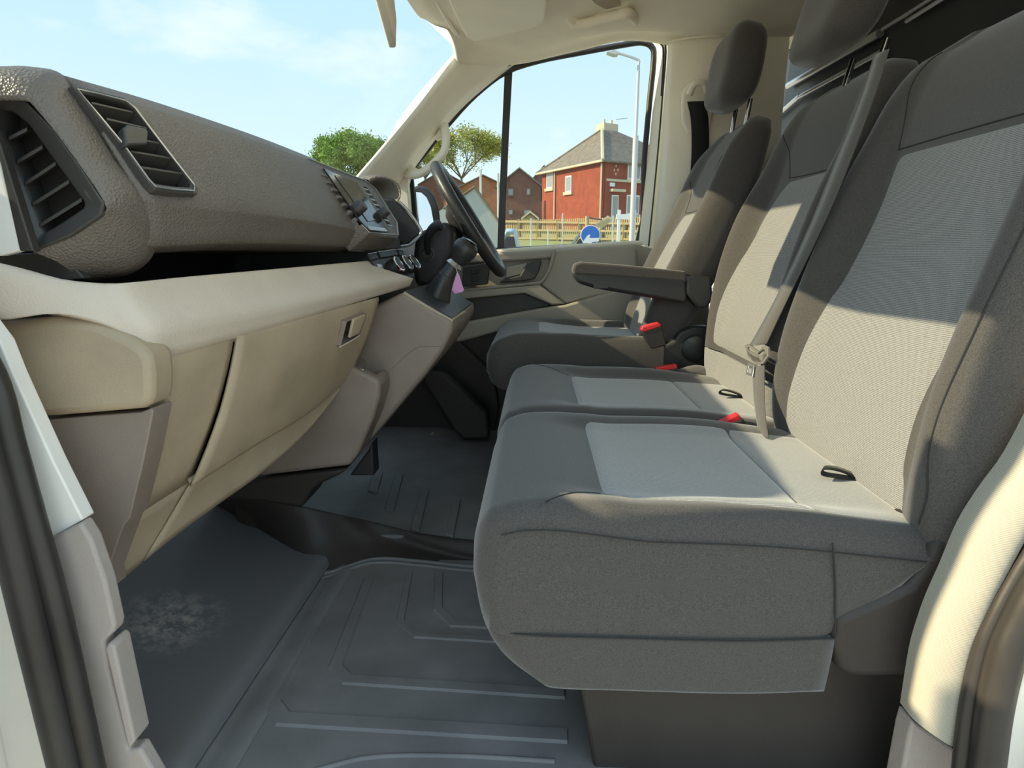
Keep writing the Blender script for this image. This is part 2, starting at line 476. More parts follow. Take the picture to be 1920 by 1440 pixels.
# quarter-turn fasteners
for k, (u, v, R_) in enumerate(((310, 1403, 0.021), (532, 1083, 0.019))):
    c0 = pz(u, v, 0.010)
    fz = lathe('fastener', c0, (0, 0, 1), [(-0.004, R_ * 1.35), (0.0015, R_ * 1.2), (0.003, R_ * 1.05), (-0.004, R_ * 0.98), (-0.004, 0.0)], 'rubber_mat', fl, 32)
    lathe('slot_disc', c0 + V((0, 0, -0.004)), (0, 0, 1), [(0.0, R_ * 0.95), (0.003, R_ * 0.93), (0.0035, 0)], 'dash_black', fz, 28)
    box('slot_bar', c0 + V((0, 0, 0.003)), (0.008, R_ * 1.7, 0.007), 'vent_black', fz, 0.002, Matrix.Rotation(math.radians(-42), 3, 'Z'))
# small moulded padlock-like mark by the near fastener
mk = [pz(u, v, 0.0095) for u, v in [(254, 1383), (256, 1375), (263, 1373), (266, 1380), (262, 1384), (268, 1388), (271, 1380)]]
tube('lock_mark', mk, 0.0009, 'white', fl, n=6, smooth_path=1)
# step up to the driver's floor
low = [pz(395, 975, 0), pz(500, 1028, 0), pz(590, 1074, 0), pz(700, 1046, 0), pz(790, 1050, 0), pz(890, 1060, 0), V((0.1, 1.27, 0))]
upp = [p(400, 925, 1.32), p(480, 938, 1.31), p(566, 955, 1.30), p(640, 970, 1.335), p(710, 985, 1.375), p(890, 1037, 1.315), V((0.1, 1.30, 0.02))]
mid = [a.lerp(b, 0.5) + V((0, 0.015, -0.012)) for a, b in zip(low, upp)]
bk_ = [V((q.x + (0.03 if k == 0 else 0), q.y + 0.02, max(0.032, q.z - 0.012))) for k, q in enumerate(upp)]
loft('floor_step', [[q + V((0, -0.012, -0.002)) for q in low], low, mid, upp, [a.lerp(b, 0.4) + V((0, 0, 0.006)) for a, b in zip(upp, bk_)], bk_, [V((q.x, q.y + 0.03, 0.020)) for q in bk_]], 'dark_low', fl, n=6, m=4)
tube('floor_lip', [q + V((0, -0.010, 0.001)) for q in low], 0.005, 'rubber_mat', fl, n=8)
tube('floor_lip', [q + V((0, -0.026, 0.0)) for q in low], 0.004, 'rubber_mat', fl, n=8)
slab('driver_floor', [V((-0.98, 1.36, 0.030)), V((-0.25, 1.36, 0.030)), V((0.0, 1.31, 0.030)), V((0.9, 1.31, 0.030)), V((0.9, 2.36, 0.032)), V((-0.98, 2.36, 0.032))], (0, 0, -0.03), 'rubber_mat', fl, 0.0)
for uvs in ([(690, 918), (700, 880), (718, 884), (707, 922)], [(722, 952), (742, 885), (756, 889), (738, 956)], [(770, 990), (790, 915), (804, 919), (786, 994)], [(836, 1000), (850, 930), (864, 934), (850, 1004)]):
    slab('mat_rib', [pz(u, v, 0.037) for u, v in uvs], (0, 0, -0.008), 'rubber_mat', fl, 0.0015)

# ---- ceiling, windscreen header, bulkhead
Fe = [p(852, 108, 2.14), p(840, 62, 2.05), p(802, 18, 1.96), V((-0.34, 1.80, 1.365)), V((-0.36, 1.30, 1.37)), V((-0.34, 0.85, 1.355)), V((-0.30, 0.62, 1.31))]
def crow(x, zc, ze, yside=2.31):
    return [V((x, yside, ze)), V((x, 2.24, ze + 0.012)), V((x, 2.10, zc - 0.012)), V((x, 1.85, zc)), V((x, 1.30, zc + 0.01)), V((x, 0.85, zc - 0.005)), V((x, 0.60, ze - 0.01))]
zz = lambda u, v: p(u, v, 2.31)
tp = [zz(905, 146), zz(960, 106), zz(1080, 80), zz(1180, 60), zz(1240, 54)]
ceil = loft('ceiling', [Fe, crow(tp[1].x, 1.385, tp[1].z), crow(tp[2].x, 1.41, tp[2].z), crow(tp[3].x, 1.42, tp[3].z), crow(0.55, 1.42, 1.405), crow(0.95, 1.42, 1.40)], 'headliner', n=6, m=5, solid=0.03)
struct(ceil, 'cream headliner of the cab', 'ceiling')
# bulkhead
bh = slab('wall_rear', [V((0.86, 0.56, -0.02)), V((0.86, 2.40, -0.02)), V((0.86, 2.40, 1.46)), V((0.86, 0.56, 1.46))], (0.03, 0, 0), 'bulk', None, 0.0)
struct(bh, 'dark bulkhead behind the seats with a barred window', 'wall')
def bx_(u, v): return px(u, v, 0.845)
for a, b, r_ in (((1478, 161), (1650, 62), 0.011), ((1496, 183), (1655, 96), 0.007), ((1440, 232), (1500, 180), 0.008), ((1700, 40), (1860, -60), 0.005), ((1655, 55), (1800, -35), 0.005)):
    tube('bulkhead_bar', [bx_(*a), bx_(*b)], r_, 'silver', bh, n=10, smooth_path=1)
for u in (1372, 1388, 1410, 1428):
    tube('bulkhead_bar', [bx_(u, 262), bx_(u + 4, 150)], 0.006, 'silver', bh, n=8, smooth_path=1)
slab('bulkhead_pane', [bx_(1440, 62), bx_(1474, 44), bx_(1474, 92), bx_(1440, 104)], (0.006, 0, 0), 'screen', bh, 0.002)

# ---- windscreen
wb = [V((-0.66, 0.52, 0.86)), V((-0.86, 1.0, 0.865)), V((-0.92, 1.48, 0.865)), V((-0.86, 1.95, 0.865)), V((-0.64, 2.26, 0.86))]
wt = [V((-0.30, 0.62, 1.32)), V((-0.36, 0.95, 1.375)), V((-0.38, 1.4, 1.385)), V((-0.36, 1.85, 1.375)), V((-0.27, 2.17, 1.345))]
ws = loft('window_1', [wb, [a.lerp(b, 0.5) + V((-0.03, 0, 0.03)) for a, b in zip(wb, wt)], wt], 'glass', n=5, m=5, solid=0.004)
struct(ws, 'large raked windscreen', 'window')
# ---- near side pillar and roof rail (frame the open door)
npil = tube('trim_1', [V((-0.69, 0.545, 0.84)), V((-0.50, 0.55, 1.10)), V((-0.32, 0.575, 1.30)), V((-0.1, 0.60, 1.385)), V((0.5, 0.60, 1.40)), V((0.62, 0.60, 1.38))], (0.028), 'paint', None, n=12)
struct(npil, 'white painted pillar and roof rail of the open passenger door', 'pillar')
npb = loft('wall_left', [[V((0.60, 0.56, 1.40)), V((0.66, 0.60, 1.40)), V((0.86, 0.62, 1.40))], [V((0.58, 0.56, 0.9)), V((0.63, 0.60, 0.9)), V((0.86, 0.62, 0.9))], [V((0.56, 0.56, 0.45)), V((0.60, 0.62, 0.45)), V((0.86, 0.66, 0.45))], [V((0.52, 0.56, -0.02)), V((0.58, 0.62, -0.02)), V((0.86, 0.66, -0.02))]], 'pillar', n=4, m=4, solid=0.02)
struct(npb, 'cream side wall behind the passenger door opening', 'wall')

# ---- near front pillar foot (left edge of the opening)
af = thing('door_pillar_foot', 'white body pillar foot with double black rubber seal beside the dashboard end', 'pillar', (-0.52, 0.6, 0))
slab('body_panel', [p(u, v, 0.605) for u, v in [(-140, 820), (-60, 860), (0, 975), (30, 1180), (95, 1445), (120, 1560), (-140, 1560)]], (0, 0.03, 0), 'paint', af, 0.004)
tube('seal', [V((-0.50, 0.575, 1.03)), V((-0.60, 0.575, 0.86)), V((-0.635, 0.58, 0.70)), p(-75, 700, 0.585), p(-38, 800, 0.585), p(14, 985, 0.583), p(58, 1165, 0.58), p(126, 1445, 0.578), p(160, 1580, 0.577)], 0.0175, 'rubber', af, n=16)
tube('seal', [V((-0.47, 0.595, 1.03)), V((-0.57, 0.60, 0.86)), V((-0.605, 0.60, 0.70)), p(-15, 700, 0.60), p(22, 830, 0.598), p(60, 965, 0.596), p(113, 1160, 0.592), p(176, 1445, 0.588), p(206, 1580, 0.587)], 0.0125, 'rubber', af, n=16)
slab('painted_flange', [p(u, v, 0.625) for u, v in [(-60, 560), (0, 640), (24, 700), (50, 757), (100, 866), (155, 975), (92, 1012), (55, 900), (0, 760), (-60, 640)]], (0.0, 0.02, 0), 'paint', af, 0.002)
slab('kick_cover', [p(u, v, 0.617) for u, v in [(90, 1012), (150, 980), (170, 1012), (197, 1090), (215, 1172), (213, 1185), (195, 1203), (204, 1260), (240, 1408), (262, 1404), (295, 1460), (320, 1560), (190, 1560), (140, 1200)]], (0, 0.02, 0), 'grey_trim', af, 0.004)
slab('cover_tab', [p(u, v, 0.611) for u, v in [(196, 1216), (203, 1206), (214, 1212), (253, 1390), (240, 1406)]], (0, 0.03, 0), 'grey_trim', af, 0.003)
box('pillar_core', (-0.69, 0.555, 0.36), (0.11, 0.11, 0.92), 'paint', af, 0.01)
slab('painted_post', [p(u, v, 0.662) for u, v in [(-120, 120), (-40, 200), (0, 305), (38, 470), (0, 480), (-120, 470)]], (0, 0.012, 0), 'paint', af, 0.002)
slab('post_seal', [p(u, v, 0.660) for u, v in [(-40, 190), (0, 272), (62, 471), (36, 471), (0, 308), (-40, 205)]], (0, 0.012, 0), 'rubber', af, 0.002)

slab('pillar_backing', [p(u, v, 2.40) for u, v in [(1236, 60), (1290, 50), (1275, 485), (1208, 480), (1222, 300)]], (0, 0.02, 0), 'pillar', ceil, 0.0)
# ---- near rear pillar foot (right edge of the opening)
bf = thing('rear_pillar_trim', 'ribbed cream rear pillar trim with black seals beside the bench seat', 'pillar', (0.5, 0.6, 0))
lft = [(1990, 730), (1920, 862), (1872, 928), (1828, 997), (1792, 1080), (1767, 1135), (1750, 1180), (1732, 1242), (1714, 1350)]
rgt = [(2060, 830), (1990, 900), (1955, 960), (1922, 1015), (1887, 1080), (1862, 1130), (1846, 1175), (1825, 1228), (1790, 1400)]
Lr = [p(u, v, 0.622) for u, v in lft]; Rr = [p(u, v, 0.602) for u, v in rgt]
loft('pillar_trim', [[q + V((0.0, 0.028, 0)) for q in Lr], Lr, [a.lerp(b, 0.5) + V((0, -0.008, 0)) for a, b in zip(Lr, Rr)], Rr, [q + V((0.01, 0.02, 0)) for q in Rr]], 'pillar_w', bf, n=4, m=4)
slab('sill_cover', [p(u, v, 0.64) for u, v in [(1712, 1352), (1720, 1358), (1790, 1406), (1788, 1560), (1670, 1560), (1704, 1380)]], (0.0, 0.03, 0), 'grey_trim', bf, 0.004)
tube('seal', [p(1790, 1560, 0.592), p(1803, 1440, 0.592), p(1818, 1320, 0.594), p(1840, 1225, 0.596), p(1866, 1160, 0.598), p(1900, 1095, 0.60), p(1940, 1030, 0.60), p(2010, 930, 0.60)], 0.0095, 'rubber', bf, n=14)
tube('seal', [p(1835, 1560, 0.575), p(1850, 1440, 0.575), p(1864, 1330, 0.576), p(1885, 1235, 0.578), p(1912, 1170, 0.58), p(1950, 1100, 0.58), p(2020, 990, 0.58)], 0.0165, 'rubber', bf, n=16)
slab('body_panel', [p(u, v, 0.59) for u, v in [(1870, 1560), (1882, 1440), (1900, 1320), (1925, 1230), (1990, 1120), (2100, 1120), (2100, 1560)]], (0, 0.03, 0), 'paint', bf, 0.004)

# ---- driver side pillars, door, glass
YD = 2.36
Wr = rail([(655, 350, 2.10), (720, 275), (790, 190), (853, 106, 2.14)])
Cr = rail([(700, 352, 2.16), (762, 272), (832, 186), (893, 116, 2.19)])
Cr2 = rail([(722, 352, 2.20), (790, 268), (850, 198), (920, 132, 2.26)])
Dr = rail([(748, 352, 2.31), (782, 300), (862, 200), (960, 118, 2.31)])
Wr += [p(880, 78, 2.16)]; Cr += [p(922, 84, 2.22)]; Cr2 += [p(955, 96, 2.28)]; Dr += [p(1000, 100, 2.32)]
ap = raillo('trim_2', [[q + V((-0.03, 0.03, -0.01)) for q in Wr], Wr, Cr, Cr2, Dr, [q + V((0, 0.05, 0)) for q in Dr]], 'pillar', None, ns=20, m=3)
struct(ap, 'cream windscreen pillar trim beside the driver door', 'pillar')
lw = slab('pillar_foot', [p(u, v, 2.30) for u, v in [(735, 345), (768, 322), (764, 345), (772, 440), (765, 480), (740, 480)]], (0, 0.06, 0), 'pillar', ap, 0.004)
bp1 = [(1232, 66), (1243, 84), (1240, 180), (1228, 300), (1212, 460)]
B0 = [p(u, v, 2.35) for u, v in [(1222, 74), (1232, 95), (1226, 180), (1214, 300), (1197, 458)]]
B1 = [p(u, v, 2.31) for u, v in [(1232, 62), (1248, 86), (1242, 180), (1232, 300), (1216, 462)]]
B2 = [p(u, v, 2.30) for u, v in [(1236, 60), (1252, 84), (1246, 180), (1238, 300), (1224, 470)]]
B3 = [p(u, v, 2.26) for u, v in [(1262, 56), (1272, 82), (1268, 180), (1262, 300), (1248, 480)]]
B4 = [p(u, v, 2.22) for u, v in [(1370, 40), (1370, 80), (1365, 180), (1350, 300), (1330, 480)]]
B5 = [p(u, v, 2.22) for u, v in [(1480, 40), (1480, 80), (1470, 180), (1460, 300), (1440, 480)]]
bpil = loft('trim_3', [B0, B1], 'pillar', n=5, m=3, su=True, sv=False); struct(bpil, 'cream rear edge of the driver door frame', 'pillar')
bpil2 = loft('trim_4', [B2, B3, B4, B5], 'pillar', n=5, m=4); struct(bpil2, 'cream driver side rear pillar trim with seat belt guide', 'pillar')
tube('door_seal', [q + V((0, -0.002, 0)) for q in B1], 0.0030, 'rubber', bpil2, n=6)
tube('trim_edge', [p(1250, 80, 2.27), p(1275, 74, 2.24), p(1310, 69, 2.21), p(1350, 67, 2.2)], 0.004, 'pillar', bpil2, n=6)
tube('trim_edge', rail([(868, 112, 2.17), (884, 128), (905, 148, 2.27)]), 0.004, 'pillar', ap, n=6)

door = thing('door_1', 'grey driver door with black window seal seen across the cab', 'door', (0, YD, 0)); door['kind'] = 'structure'
G = lambda u, v: p(u, v, YD)
gp = [(778, 470), (768, 400), (765, 335), (800, 283), (862, 208), (905, 166), (950, 134), (1010, 114), (1080, 100), (1180, 82), (1206, 80), (1222, 88), (1226, 110), (1218, 190), (1208, 300), (1195, 456), (1100, 461), (940, 469)]
tube('window_seal', [G(u, v) for u, v in gp], 0.0105, 'rubber', door, n=10, closed=True, smooth_path=3)
tube('window_rail', [G(u, v) + V((0, -0.02, 0)) for u, v in [(900, 474), (1000, 467), (1100, 461), (1192, 456), (1202, 460)]], 0.009, 'pillar', door, n=10)
tube('frame_seal', [p(u, v, 2.315) for u, v in [(900, 160), (960, 120), (1080, 92), (1180, 73), (1215, 69), (1236, 80), (1244, 100), (1240, 180)]], 0.0030, 'rubber', door, n=6)
slab('divider_bar', [G(u, v) for u, v in [(946, 134), (961, 126), (954, 250), (945, 468), (932, 470), (941, 250)]], (0, 0.02, 0), 'rubber', door, 0.003)
slab('quarter_glass', [G(u, v) + V((0, 0.012, 0)) for u, v in [(778, 470), (768, 400), (766, 335), (800, 285), (862, 210), (905, 168), (950, 136), (940, 469)]], (0, 0.004, 0), 'glass', door, 0.0)
slab('door_glass', [G(u, v) + V((0, 0.012, 0)) for u, v in [(950, 134), (1010, 114), (1080, 100), (1180, 82), (1206, 80), (1222, 88), (1226, 110), (1218, 190), (1208, 300), (1195, 456), (1100, 461), (940, 469)]], (0, 0.004, 0), 'glass', door, 0.0)
slab('door_card', [p(u, v, 2.325) for u, v in [(740, 480), (940, 473), (1196, 459), (1225, 466), (1330, 480), (1330, 760), (740, 760)]], (0, 0.05, 0), 'door_grey', door, 0.004)
slab('mirror_sail', [p(u, v, 2.345) for u, v in [(766, 332), (774, 332), (780, 395), (784, 440), (800, 470), (765, 470)]], (0, 0.02, 0), 'black', door, 0.001)
slab('belt_rail', [p(u, v, 2.29) for u, v in [(860, 477), (1000, 469), (1036, 467), (1040, 474), (1034, 484), (1000, 487), (860, 495)]], (0, 0.05, 0), 'door_grey', door, 0.008)
slab('upper_card', [p(u, v, 2.285) for u, v in [(1043, 467), (1110, 462), (1184, 460), (1193, 466), (1196, 500), (1192, 545), (1120, 556), (1060, 570), (1014, 534), (1033, 496)]], (0, 0.05, 0), 'door_grey', door, 0.010)
tube('card_edge', [p(u, v, 2.275) for u, v in [(830, 548), (930, 538), (1000, 531), (1016, 527), (1030, 505), (1040, 470)]], 0.006, 'door_grey', door, n=8)
slab('door_pull', [p(u, v, 2.265) for u, v in [(986, 498), (1000, 490), (1016, 487), (1011, 508), (1003, 523), (985, 527), (935, 531), (946, 523), (975, 517)]], (0, 0.03, 0), 'door_dark', door, 0.005)
slab('pull_cup', [p(u, v, 2.30) for u, v in [(950, 500), (990, 492), (978, 515), (948, 522)]], (0, 0.02, 0), 'door_grey', door, 0.004)
sw = slab('switch_block', [p(u, v, 2.26) for u, v in [(868, 500), (918, 492), (914, 533), (866, 538)]], (0, 0.04, 0), 'door_dark', door, 0.004)
for k in range(2):
    slab('window_switch', [p(u, v + k * 14, 2.257) for u, v in [(884, 504), (899, 502), (898, 513), (883, 515)]], (0, 0.01, 0), 'dash_black', sw, 0.002)
slab('ledge', [p(u, v, 2.27) for u, v in [(800, 552), (930, 541), (1012, 534), (1060, 570), (1035, 572), (984, 550), (850, 563), (800, 570)]], (0, 0.05, 0), 'door_grey', door, 0.006)
slab('door_pocket', [p(u, v, 2.30) for u, v in [(800, 566), (983, 549), (1036, 572), (960, 588), (850, 608), (800, 616)]], (0, 0.02, 0), 'door_dark', door, 0.004)
slab('pocket_rim', [p(u, v, 2.265) for u, v in [(800, 618), (900, 599), (1034, 575), (1060, 572), (1184, 537), (1192, 560), (1190, 640), (1000, 640), (935, 622), (850, 645), (800, 650)]], (0, 0.05, 0), 'door_grey', door, 0.008)
slab('lower_card', [p(u, v, 2.29) for u, v in [(780, 648), (935, 622), (1100, 640), (1100, 900), (560, 900), (560, 660)]], (0, 0.05, 0), 'dark_low', door, 0.006)

# grab handle on the windscreen pillar
gh = thing('grab_handle', 'cream grab handle on the windscreen pillar beside the driver window', 'handle', p(800, 300, 2.27))
tube('grip', [p(833, 236, 2.27), p(836, 258, 2.235), p(833, 282, 2.22), p(818, 302, 2.22), p(797, 320, 2.225), p(780, 327, 2.24), p(764, 326, 2.29)], (lambda t: (0.013, 0.017)), 'pillar', gh, n=12)
slab('handle_mount', [p(u, v, 2.28) for u, v in [(815, 262), (820, 244), (833, 236), (836, 250), (826, 258)]], (0, 0.04, 0), 'pillar', gh, 0.005)
slab('handle_mount', [p(u, v, 2.29) for u, v in [(756, 320), (770, 308), (785, 318), (780, 330), (758, 330)]], (0, 0.03, 0), 'pillar', gh, 0.005)

# driver visor, overhead handle, passenger visor
vz = thing('sun_visor', 'flat cream driver sun visor folded up against the headliner', 'visor', pz(950, 30, 1.36))
slab('visor_flap', [pz(u, v, 1.338) for u, v in [(826, -40), (842, 6), (858, 40), (874, 70), (888, 79), (950, 66), (1004, 52), (1022, 38), (1026, 10), (1022, -40)]], (0, 0, 0.016), 'pillar', vz, 0.006)
tube('visor_rod', [pz(818, 0, 1.345), pz(838, 36, 1.345), pz(858, 66, 1.345), pz(884, 84, 1.347)], 0.006, 'pillar', vz, n=8)
oh = thing('overhead_handle', 'cream moulded grab handle on the headliner above the driver window', 'handle', pz(1130, 20, 1.38))
tube('grip', [pz(1062, 2, 1.40), pz(1070, 34, 1.372), pz(1088, 46, 1.358), pz(1150, 30, 1.358), pz(1180, 26, 1.362), pz(1194, 40, 1.40)], (lambda t: (0.016, 0.013)), 'headliner', oh, n=12)
slab('recess_shade', [pz(u, v, 1.380) for u, v in [(1066, -20), (1072, 26), (1092, 28), (1164, 12), (1160, -20)]], (0, 0, 0.01), 'taupe', oh, 0.002)  # flat slab; its darker taupe stands in for the shade of a recess
vp = thing('sun_visor', 'pale passenger sun visor hanging down behind the windscreen', 'visor', (-0.26, 1.0, 1.3))
vl = [p(742, 90, 1.34), p(733, 45, 1.06), p(723, 0, 0.914), V((-0.165, 0.60, 1.020))]
slab('visor_flap', vl + [V((-0.195, 0.60, 1.290)), V((-0.250, 0.90, 1.325)), V((-0.290, 1.30, 1.335)), p(745, 40, 1.345)], (-0.014, -0.002, 0), 'headliner', vp, 0.004)

# driver seat belt on its pillar
sb = thing('seat_belt', 'black driver seat belt hanging from the pillar guide', 'seat belt', p(1310, 250, 2.15))
rb = [p(1305, 190, 2.195), p(1312, 230, 2.20), p(1312, 300, 2.207), p(1302, 420, 2.212)]
verts = []
for q in spline(rb, 5): verts += [q + V((-0.028, 0.003, 0)), q + V((0.028, -0.003, 0))]
mesh_obj('webbing', verts, gridfaces(len(verts) // 2, 2, False), 'belt_dark', sb, solid=0.0015)
slab('belt_guide', [p(u, v, 2.205) for u, v in [(1278, 200), (1280, 170), (1294, 152), (1315, 150), (1335, 165), (1338, 210), (1330, 248), (1312, 255), (1290, 250), (1280, 230)]], (0, 0.02, 0), 'pillar', sb, 0.008)
tube('guide_loop', [p(1292, 178, 2.19), p(1302, 158, 2.18), p(1318, 156, 2.18), p(1326, 172, 2.19)], 0.011, 'pillar', sb, n=10)

# wing mirror outside
wm = thing('wing_mirror', 'black wing mirror outside the driver window reflecting sky', 'mirror', p(800, 410, 2.5))
slab('housing', [p(u, v, 2.545) for u, v in [(772, 352), (786, 347), (802, 352), (815, 366), (824, 390), (828, 425), (830, 470), (786, 470), (778, 420)]], (-0.03, 0.07, 0), 'vent_black', wm, 0.010)
MP = Plane(p(798, 410, 2.505), p(798, 410, 2.505) + V((0.6, 0.8, 0)), p(798, 410, 2.505) + V((-0.06, 0.03, 1)))
slab('mirror_glass', [MP(u, v) for u, v in [(781, 360), (790, 361), (800, 370), (808, 388), (813, 415), (814, 452), (795, 462), (786, 420)]], MP.n * -0.004, 'mirror', wm, 0.001)

# kick panel and foot area on the driver side
kp = slab('wall_kick', [p(u, v, 2.25) for u, v in [(760, 640), (860, 640), (925, 700), (935, 760), (925, 830), (860, 830), (820, 760), (785, 700)]], (0, 0.05, 0), 'dark_low', None, 0.006)
struct(kp, 'dark lower trim beside the driver footwell', 'wall')
slab('sill_strip', [p(u, v, 2.18) for u, v in [(806, 815), (860, 828), (930, 833), (930, 843), (850, 838), (808, 826)]], (0, 0.04, 0), 'grey_trim', kp, 0.003)
slab('slanted_cover', [p(u, v, 2.10) for u, v in [(786, 706), (806, 698), (832, 700), (915, 775), (918, 824), (868, 826), (850, 808)]], (0, 0.05, 0), 'dark_low', kp, 0.012)
fw_ = slab('wall_front', [V((-0.98, 0.52, -0.04)), V((-0.98, 2.42, -0.04)), V((-0.98, 2.42, 0.80)), V((-0.98, 1.9, 0.825)), V((-0.98, 1.05, 0.825)), V((-0.98, 0.52, 0.80))], (-0.02, 0, 0), 'dark_low', None, 0.0)
struct(fw_, 'dark firewall behind the dashboard', 'wall')

# unseen: bonnet added to bounce sun inside, open door added to block light
bon = thing('bonnet', 'unseen white van bonnet added in front of the windscreen to bounce sun inside', 'bonnet', (-1.3, 1.48, 0.2))
loft('bonnet_skin', [[q + V((-0.01, 0, -0.012)) for q in wb], [V((-1.15, 0.50, 0.80)), V((-1.25, 1.0, 0.82)), V((-1.3, 1.48, 0.825)), V((-1.25, 1.95, 0.82)), V((-1.15, 2.44, 0.80))],
     [V((-1.55, 0.56, 0.66)), V((-1.66, 1.0, 0.68)), V((-1.7, 1.48, 0.685)), V((-1.66, 1.95, 0.68)), V((-1.55, 2.38, 0.66))], [V((-1.72, 0.66, 0.40)), V((-1.84, 1.0, 0.42)), V((-1.88, 1.48, 0.42)), V((-1.84, 1.95, 0.42)), V((-1.72, 2.28, 0.40))]], 'paint', bon, n=4, m=4, solid=0.01)
loft('front_wing', [[V((-0.76, 0.49, 0.84)), V((-1.15, 0.49, 0.80)), V((-1.60, 0.54, 0.62))], [V((-0.76, 0.47, 0.1)), V((-1.15, 0.46, 0.2)), V((-1.62, 0.52, 0.1))], [V((-0.76, 0.48, -0.3)), V((-1.15, 0.47, -0.1)), V((-1.62, 0.53, -0.3))]], 'paint', bon, n=4, m=4, solid=0.01)
pdo = thing('passenger_door', 'unseen opened white passenger door hinged at the windscreen pillar, added to block light', 'door', (-0.62, 0.5, -0.05))
slab('door_skin', [V((-0.63, 0.50, -0.10)), V((-1.10, -0.36, -0.10)), V((-1.10, -0.36, 0.80)), V((-0.63, 0.50, 0.86))], (0.06, -0.01, 0), 'paint', pdo, 0.01)
slab('door_card', [V((-0.567, 0.45, 0.0)), V((-1.02, -0.34, 0.0)), V((-1.02, -0.34, 0.76)), V((-0.567, 0.45, 0.82))], (0.03, -0.005, 0), 'door_grey', pdo, 0.01)
tube('window_frame', [V((-0.60, 0.46, 0.84)), V((-0.76, 0.17, 1.16)), V((-0.91, -0.08, 1.30)), V((-1.04, -0.31, 1.34)), V((-1.06, -0.35, 0.80))], 0.02, 'rubber', pdo, n=8, smooth_path=4)
slab('door_glass', [V((-0.60, 0.46, 0.80)), V((-0.76, 0.17, 1.14)), V((-0.91, -0.08, 1.28)), V((-1.04, -0.31, 1.32)), V((-1.06, -0.35, 0.78))], (0.004, 0, 0), 'glass', pdo, 0.0)
# ================================================================== DASHBOARD
dash = thing('dashboard', 'full-width dashboard with dark grained top pad over light grey lower panels', 'dashboard', (-0.55, 1.3, 0))
R1 = rail([(118, 141, 0.72), (300, 194), (480, 255), (590, 298, 1.35)])
R3 = rail([(266, 374, 0.74), (300, 383), (480, 402), (600, 418), (692, 437, 1.35)])
R4 = rail([(275, 460, 0.76), (480, 454), (676, 462, 1.35)])
n_ = 20
rs1, rs3, rs4 = [resample(spline(r, 8), n_) for r in (R1, R3, R4)]
r2a = [a.lerp(b, 0.12) + V((0.006, 0, 0.003)) for a, b in zip(rs1, rs3)]
r2 = [a.lerp(b, 0.55) + V((0.004, 0, 0.002)) for a, b in zip(rs1, rs3)]
r2b = [a.lerp(b, 0.94) + V((0.002, 0, 0.002)) for a, b in zip(rs1, rs3)]
def wsx(y): return slut([(0.52, -0.66), (1.0, -0.86), (1.48, -0.92), (1.95, -0.86), (2.26, -0.64)], y)   # foot of the windscreen
f0 = [V((max(q.x - 0.30, wsx(q.y) + 0.045), q.y, 0.852)) for q in rs1]; f1 = [V((q.x * 0.45 + a.x * 0.55, q.y, q.z - 0.012)) for q, a in zip(rs1, f0)]; f2 = [q + V((-0.03, 0, 0.002)) for q in rs1]
r3b = [a.lerp(b, 0.10) for a, b in zip(rs3, rs4)]
u0 = [q + V((-0.04, 0, -0.012)) for q in rs4]; u1 = [q + V((-0.30, 0, -0.02)) for q in rs4]
pad = loft('top_pad', [f0, f1, f2, rs1, r2a, r2, r2b, rs3, r3b, rs4, u0, u1], 'dash_dark', dash, n=1, m=3, su=False, sv=False, solid=0.006)
# rounded end of the pad towards the open door
E1 = [p(u, v, y) for u, v, y in [(-160, 128, 0.69), (0, 124, 0.70), (60, 125, 0.71), (118, 141, 0.72), (160, 210, 0.724), (215, 300, 0.732), (266, 374, 0.74), (275, 460, 0.76), (230, 505, 0.75), (150, 520, 0.73)]]
E2 = [p(u, v, y) for u, v, y in [(-160, 186, 0.665), (0, 184, 0.67), (46, 186, 0.672), (62, 196, 0.674), (100, 242, 0.676), (150, 310, 0.68), (196, 380, 0.684), (190, 404, 0.69), (130, 444, 0.69), (62, 472, 0.685)]]
Em = [a.lerp(b, 0.5) + V((0.006, -0.008, 0.004)) for a, b in zip(E1, E2)]
E0 = [q + V((-0.25, 0.0, -0.003)) for q in E1]
loft('pad_end', [[q + V((-0.012, 0.035, -0.006)) for q in E1], E1, Em, E2, [q + V((0, 0.012, 0)) for q in E2]], 'dash_dark', dash, n=5, m=4)
mesh_obj('pad_end_cap', [f0[0], f1[0], rs1[0], E1[2], E1[1], E1[0], V((-0.675, 0.69, 0.84))], [(0, 1, 2, 3, 4, 5, 6)], 'dash_dark', dash, smooth=False)
# side vent in the pad end
vo = [(-10, 184), (46, 187), (100, 243), (150, 311), (195, 381), (189, 403), (130, 443), (62, 471), (22, 385), (-14, 288)]
vi = [(-8, 206), (22, 208), (52, 232), (102, 302), (157, 378), (157, 389), (120, 414), (83, 437), (42, 332), (2, 246)]
sv = frame_ring('side_vent', [p(u, v, 0.682 if i < 8 else 0.676) for i, (u, v) in enumerate(vo)], [p(u, v, 0.692) for u, v in vi], (-0.01, 0.05, 0), 'vent_black', dash, 0.003)
slab('vent_cavity', [p(u, v, 0.725) for u, v in [(-60, 190), (40, 190), (200, 390), (70, 480), (-60, 300)]], (0, 0.01, 0), 'vent_black', sv, 0)
for a, b in (((-14, 268), (6, 225)), ((14, 256), (50, 238)), ((30, 300), (79, 271)), ((45, 341), (104, 302)), ((59, 380), (129, 336)), ((72, 420), (153, 370))):
    A, B = p(a[0], a[1], 0.690), p(b[0], b[1], 0.697); dz = V((0, 0, -0.0045))
    slab('slat', [A, B, B + dz, A + dz], (-0.012, 0.030, 0.006), 'vent_black', sv, 0.001)
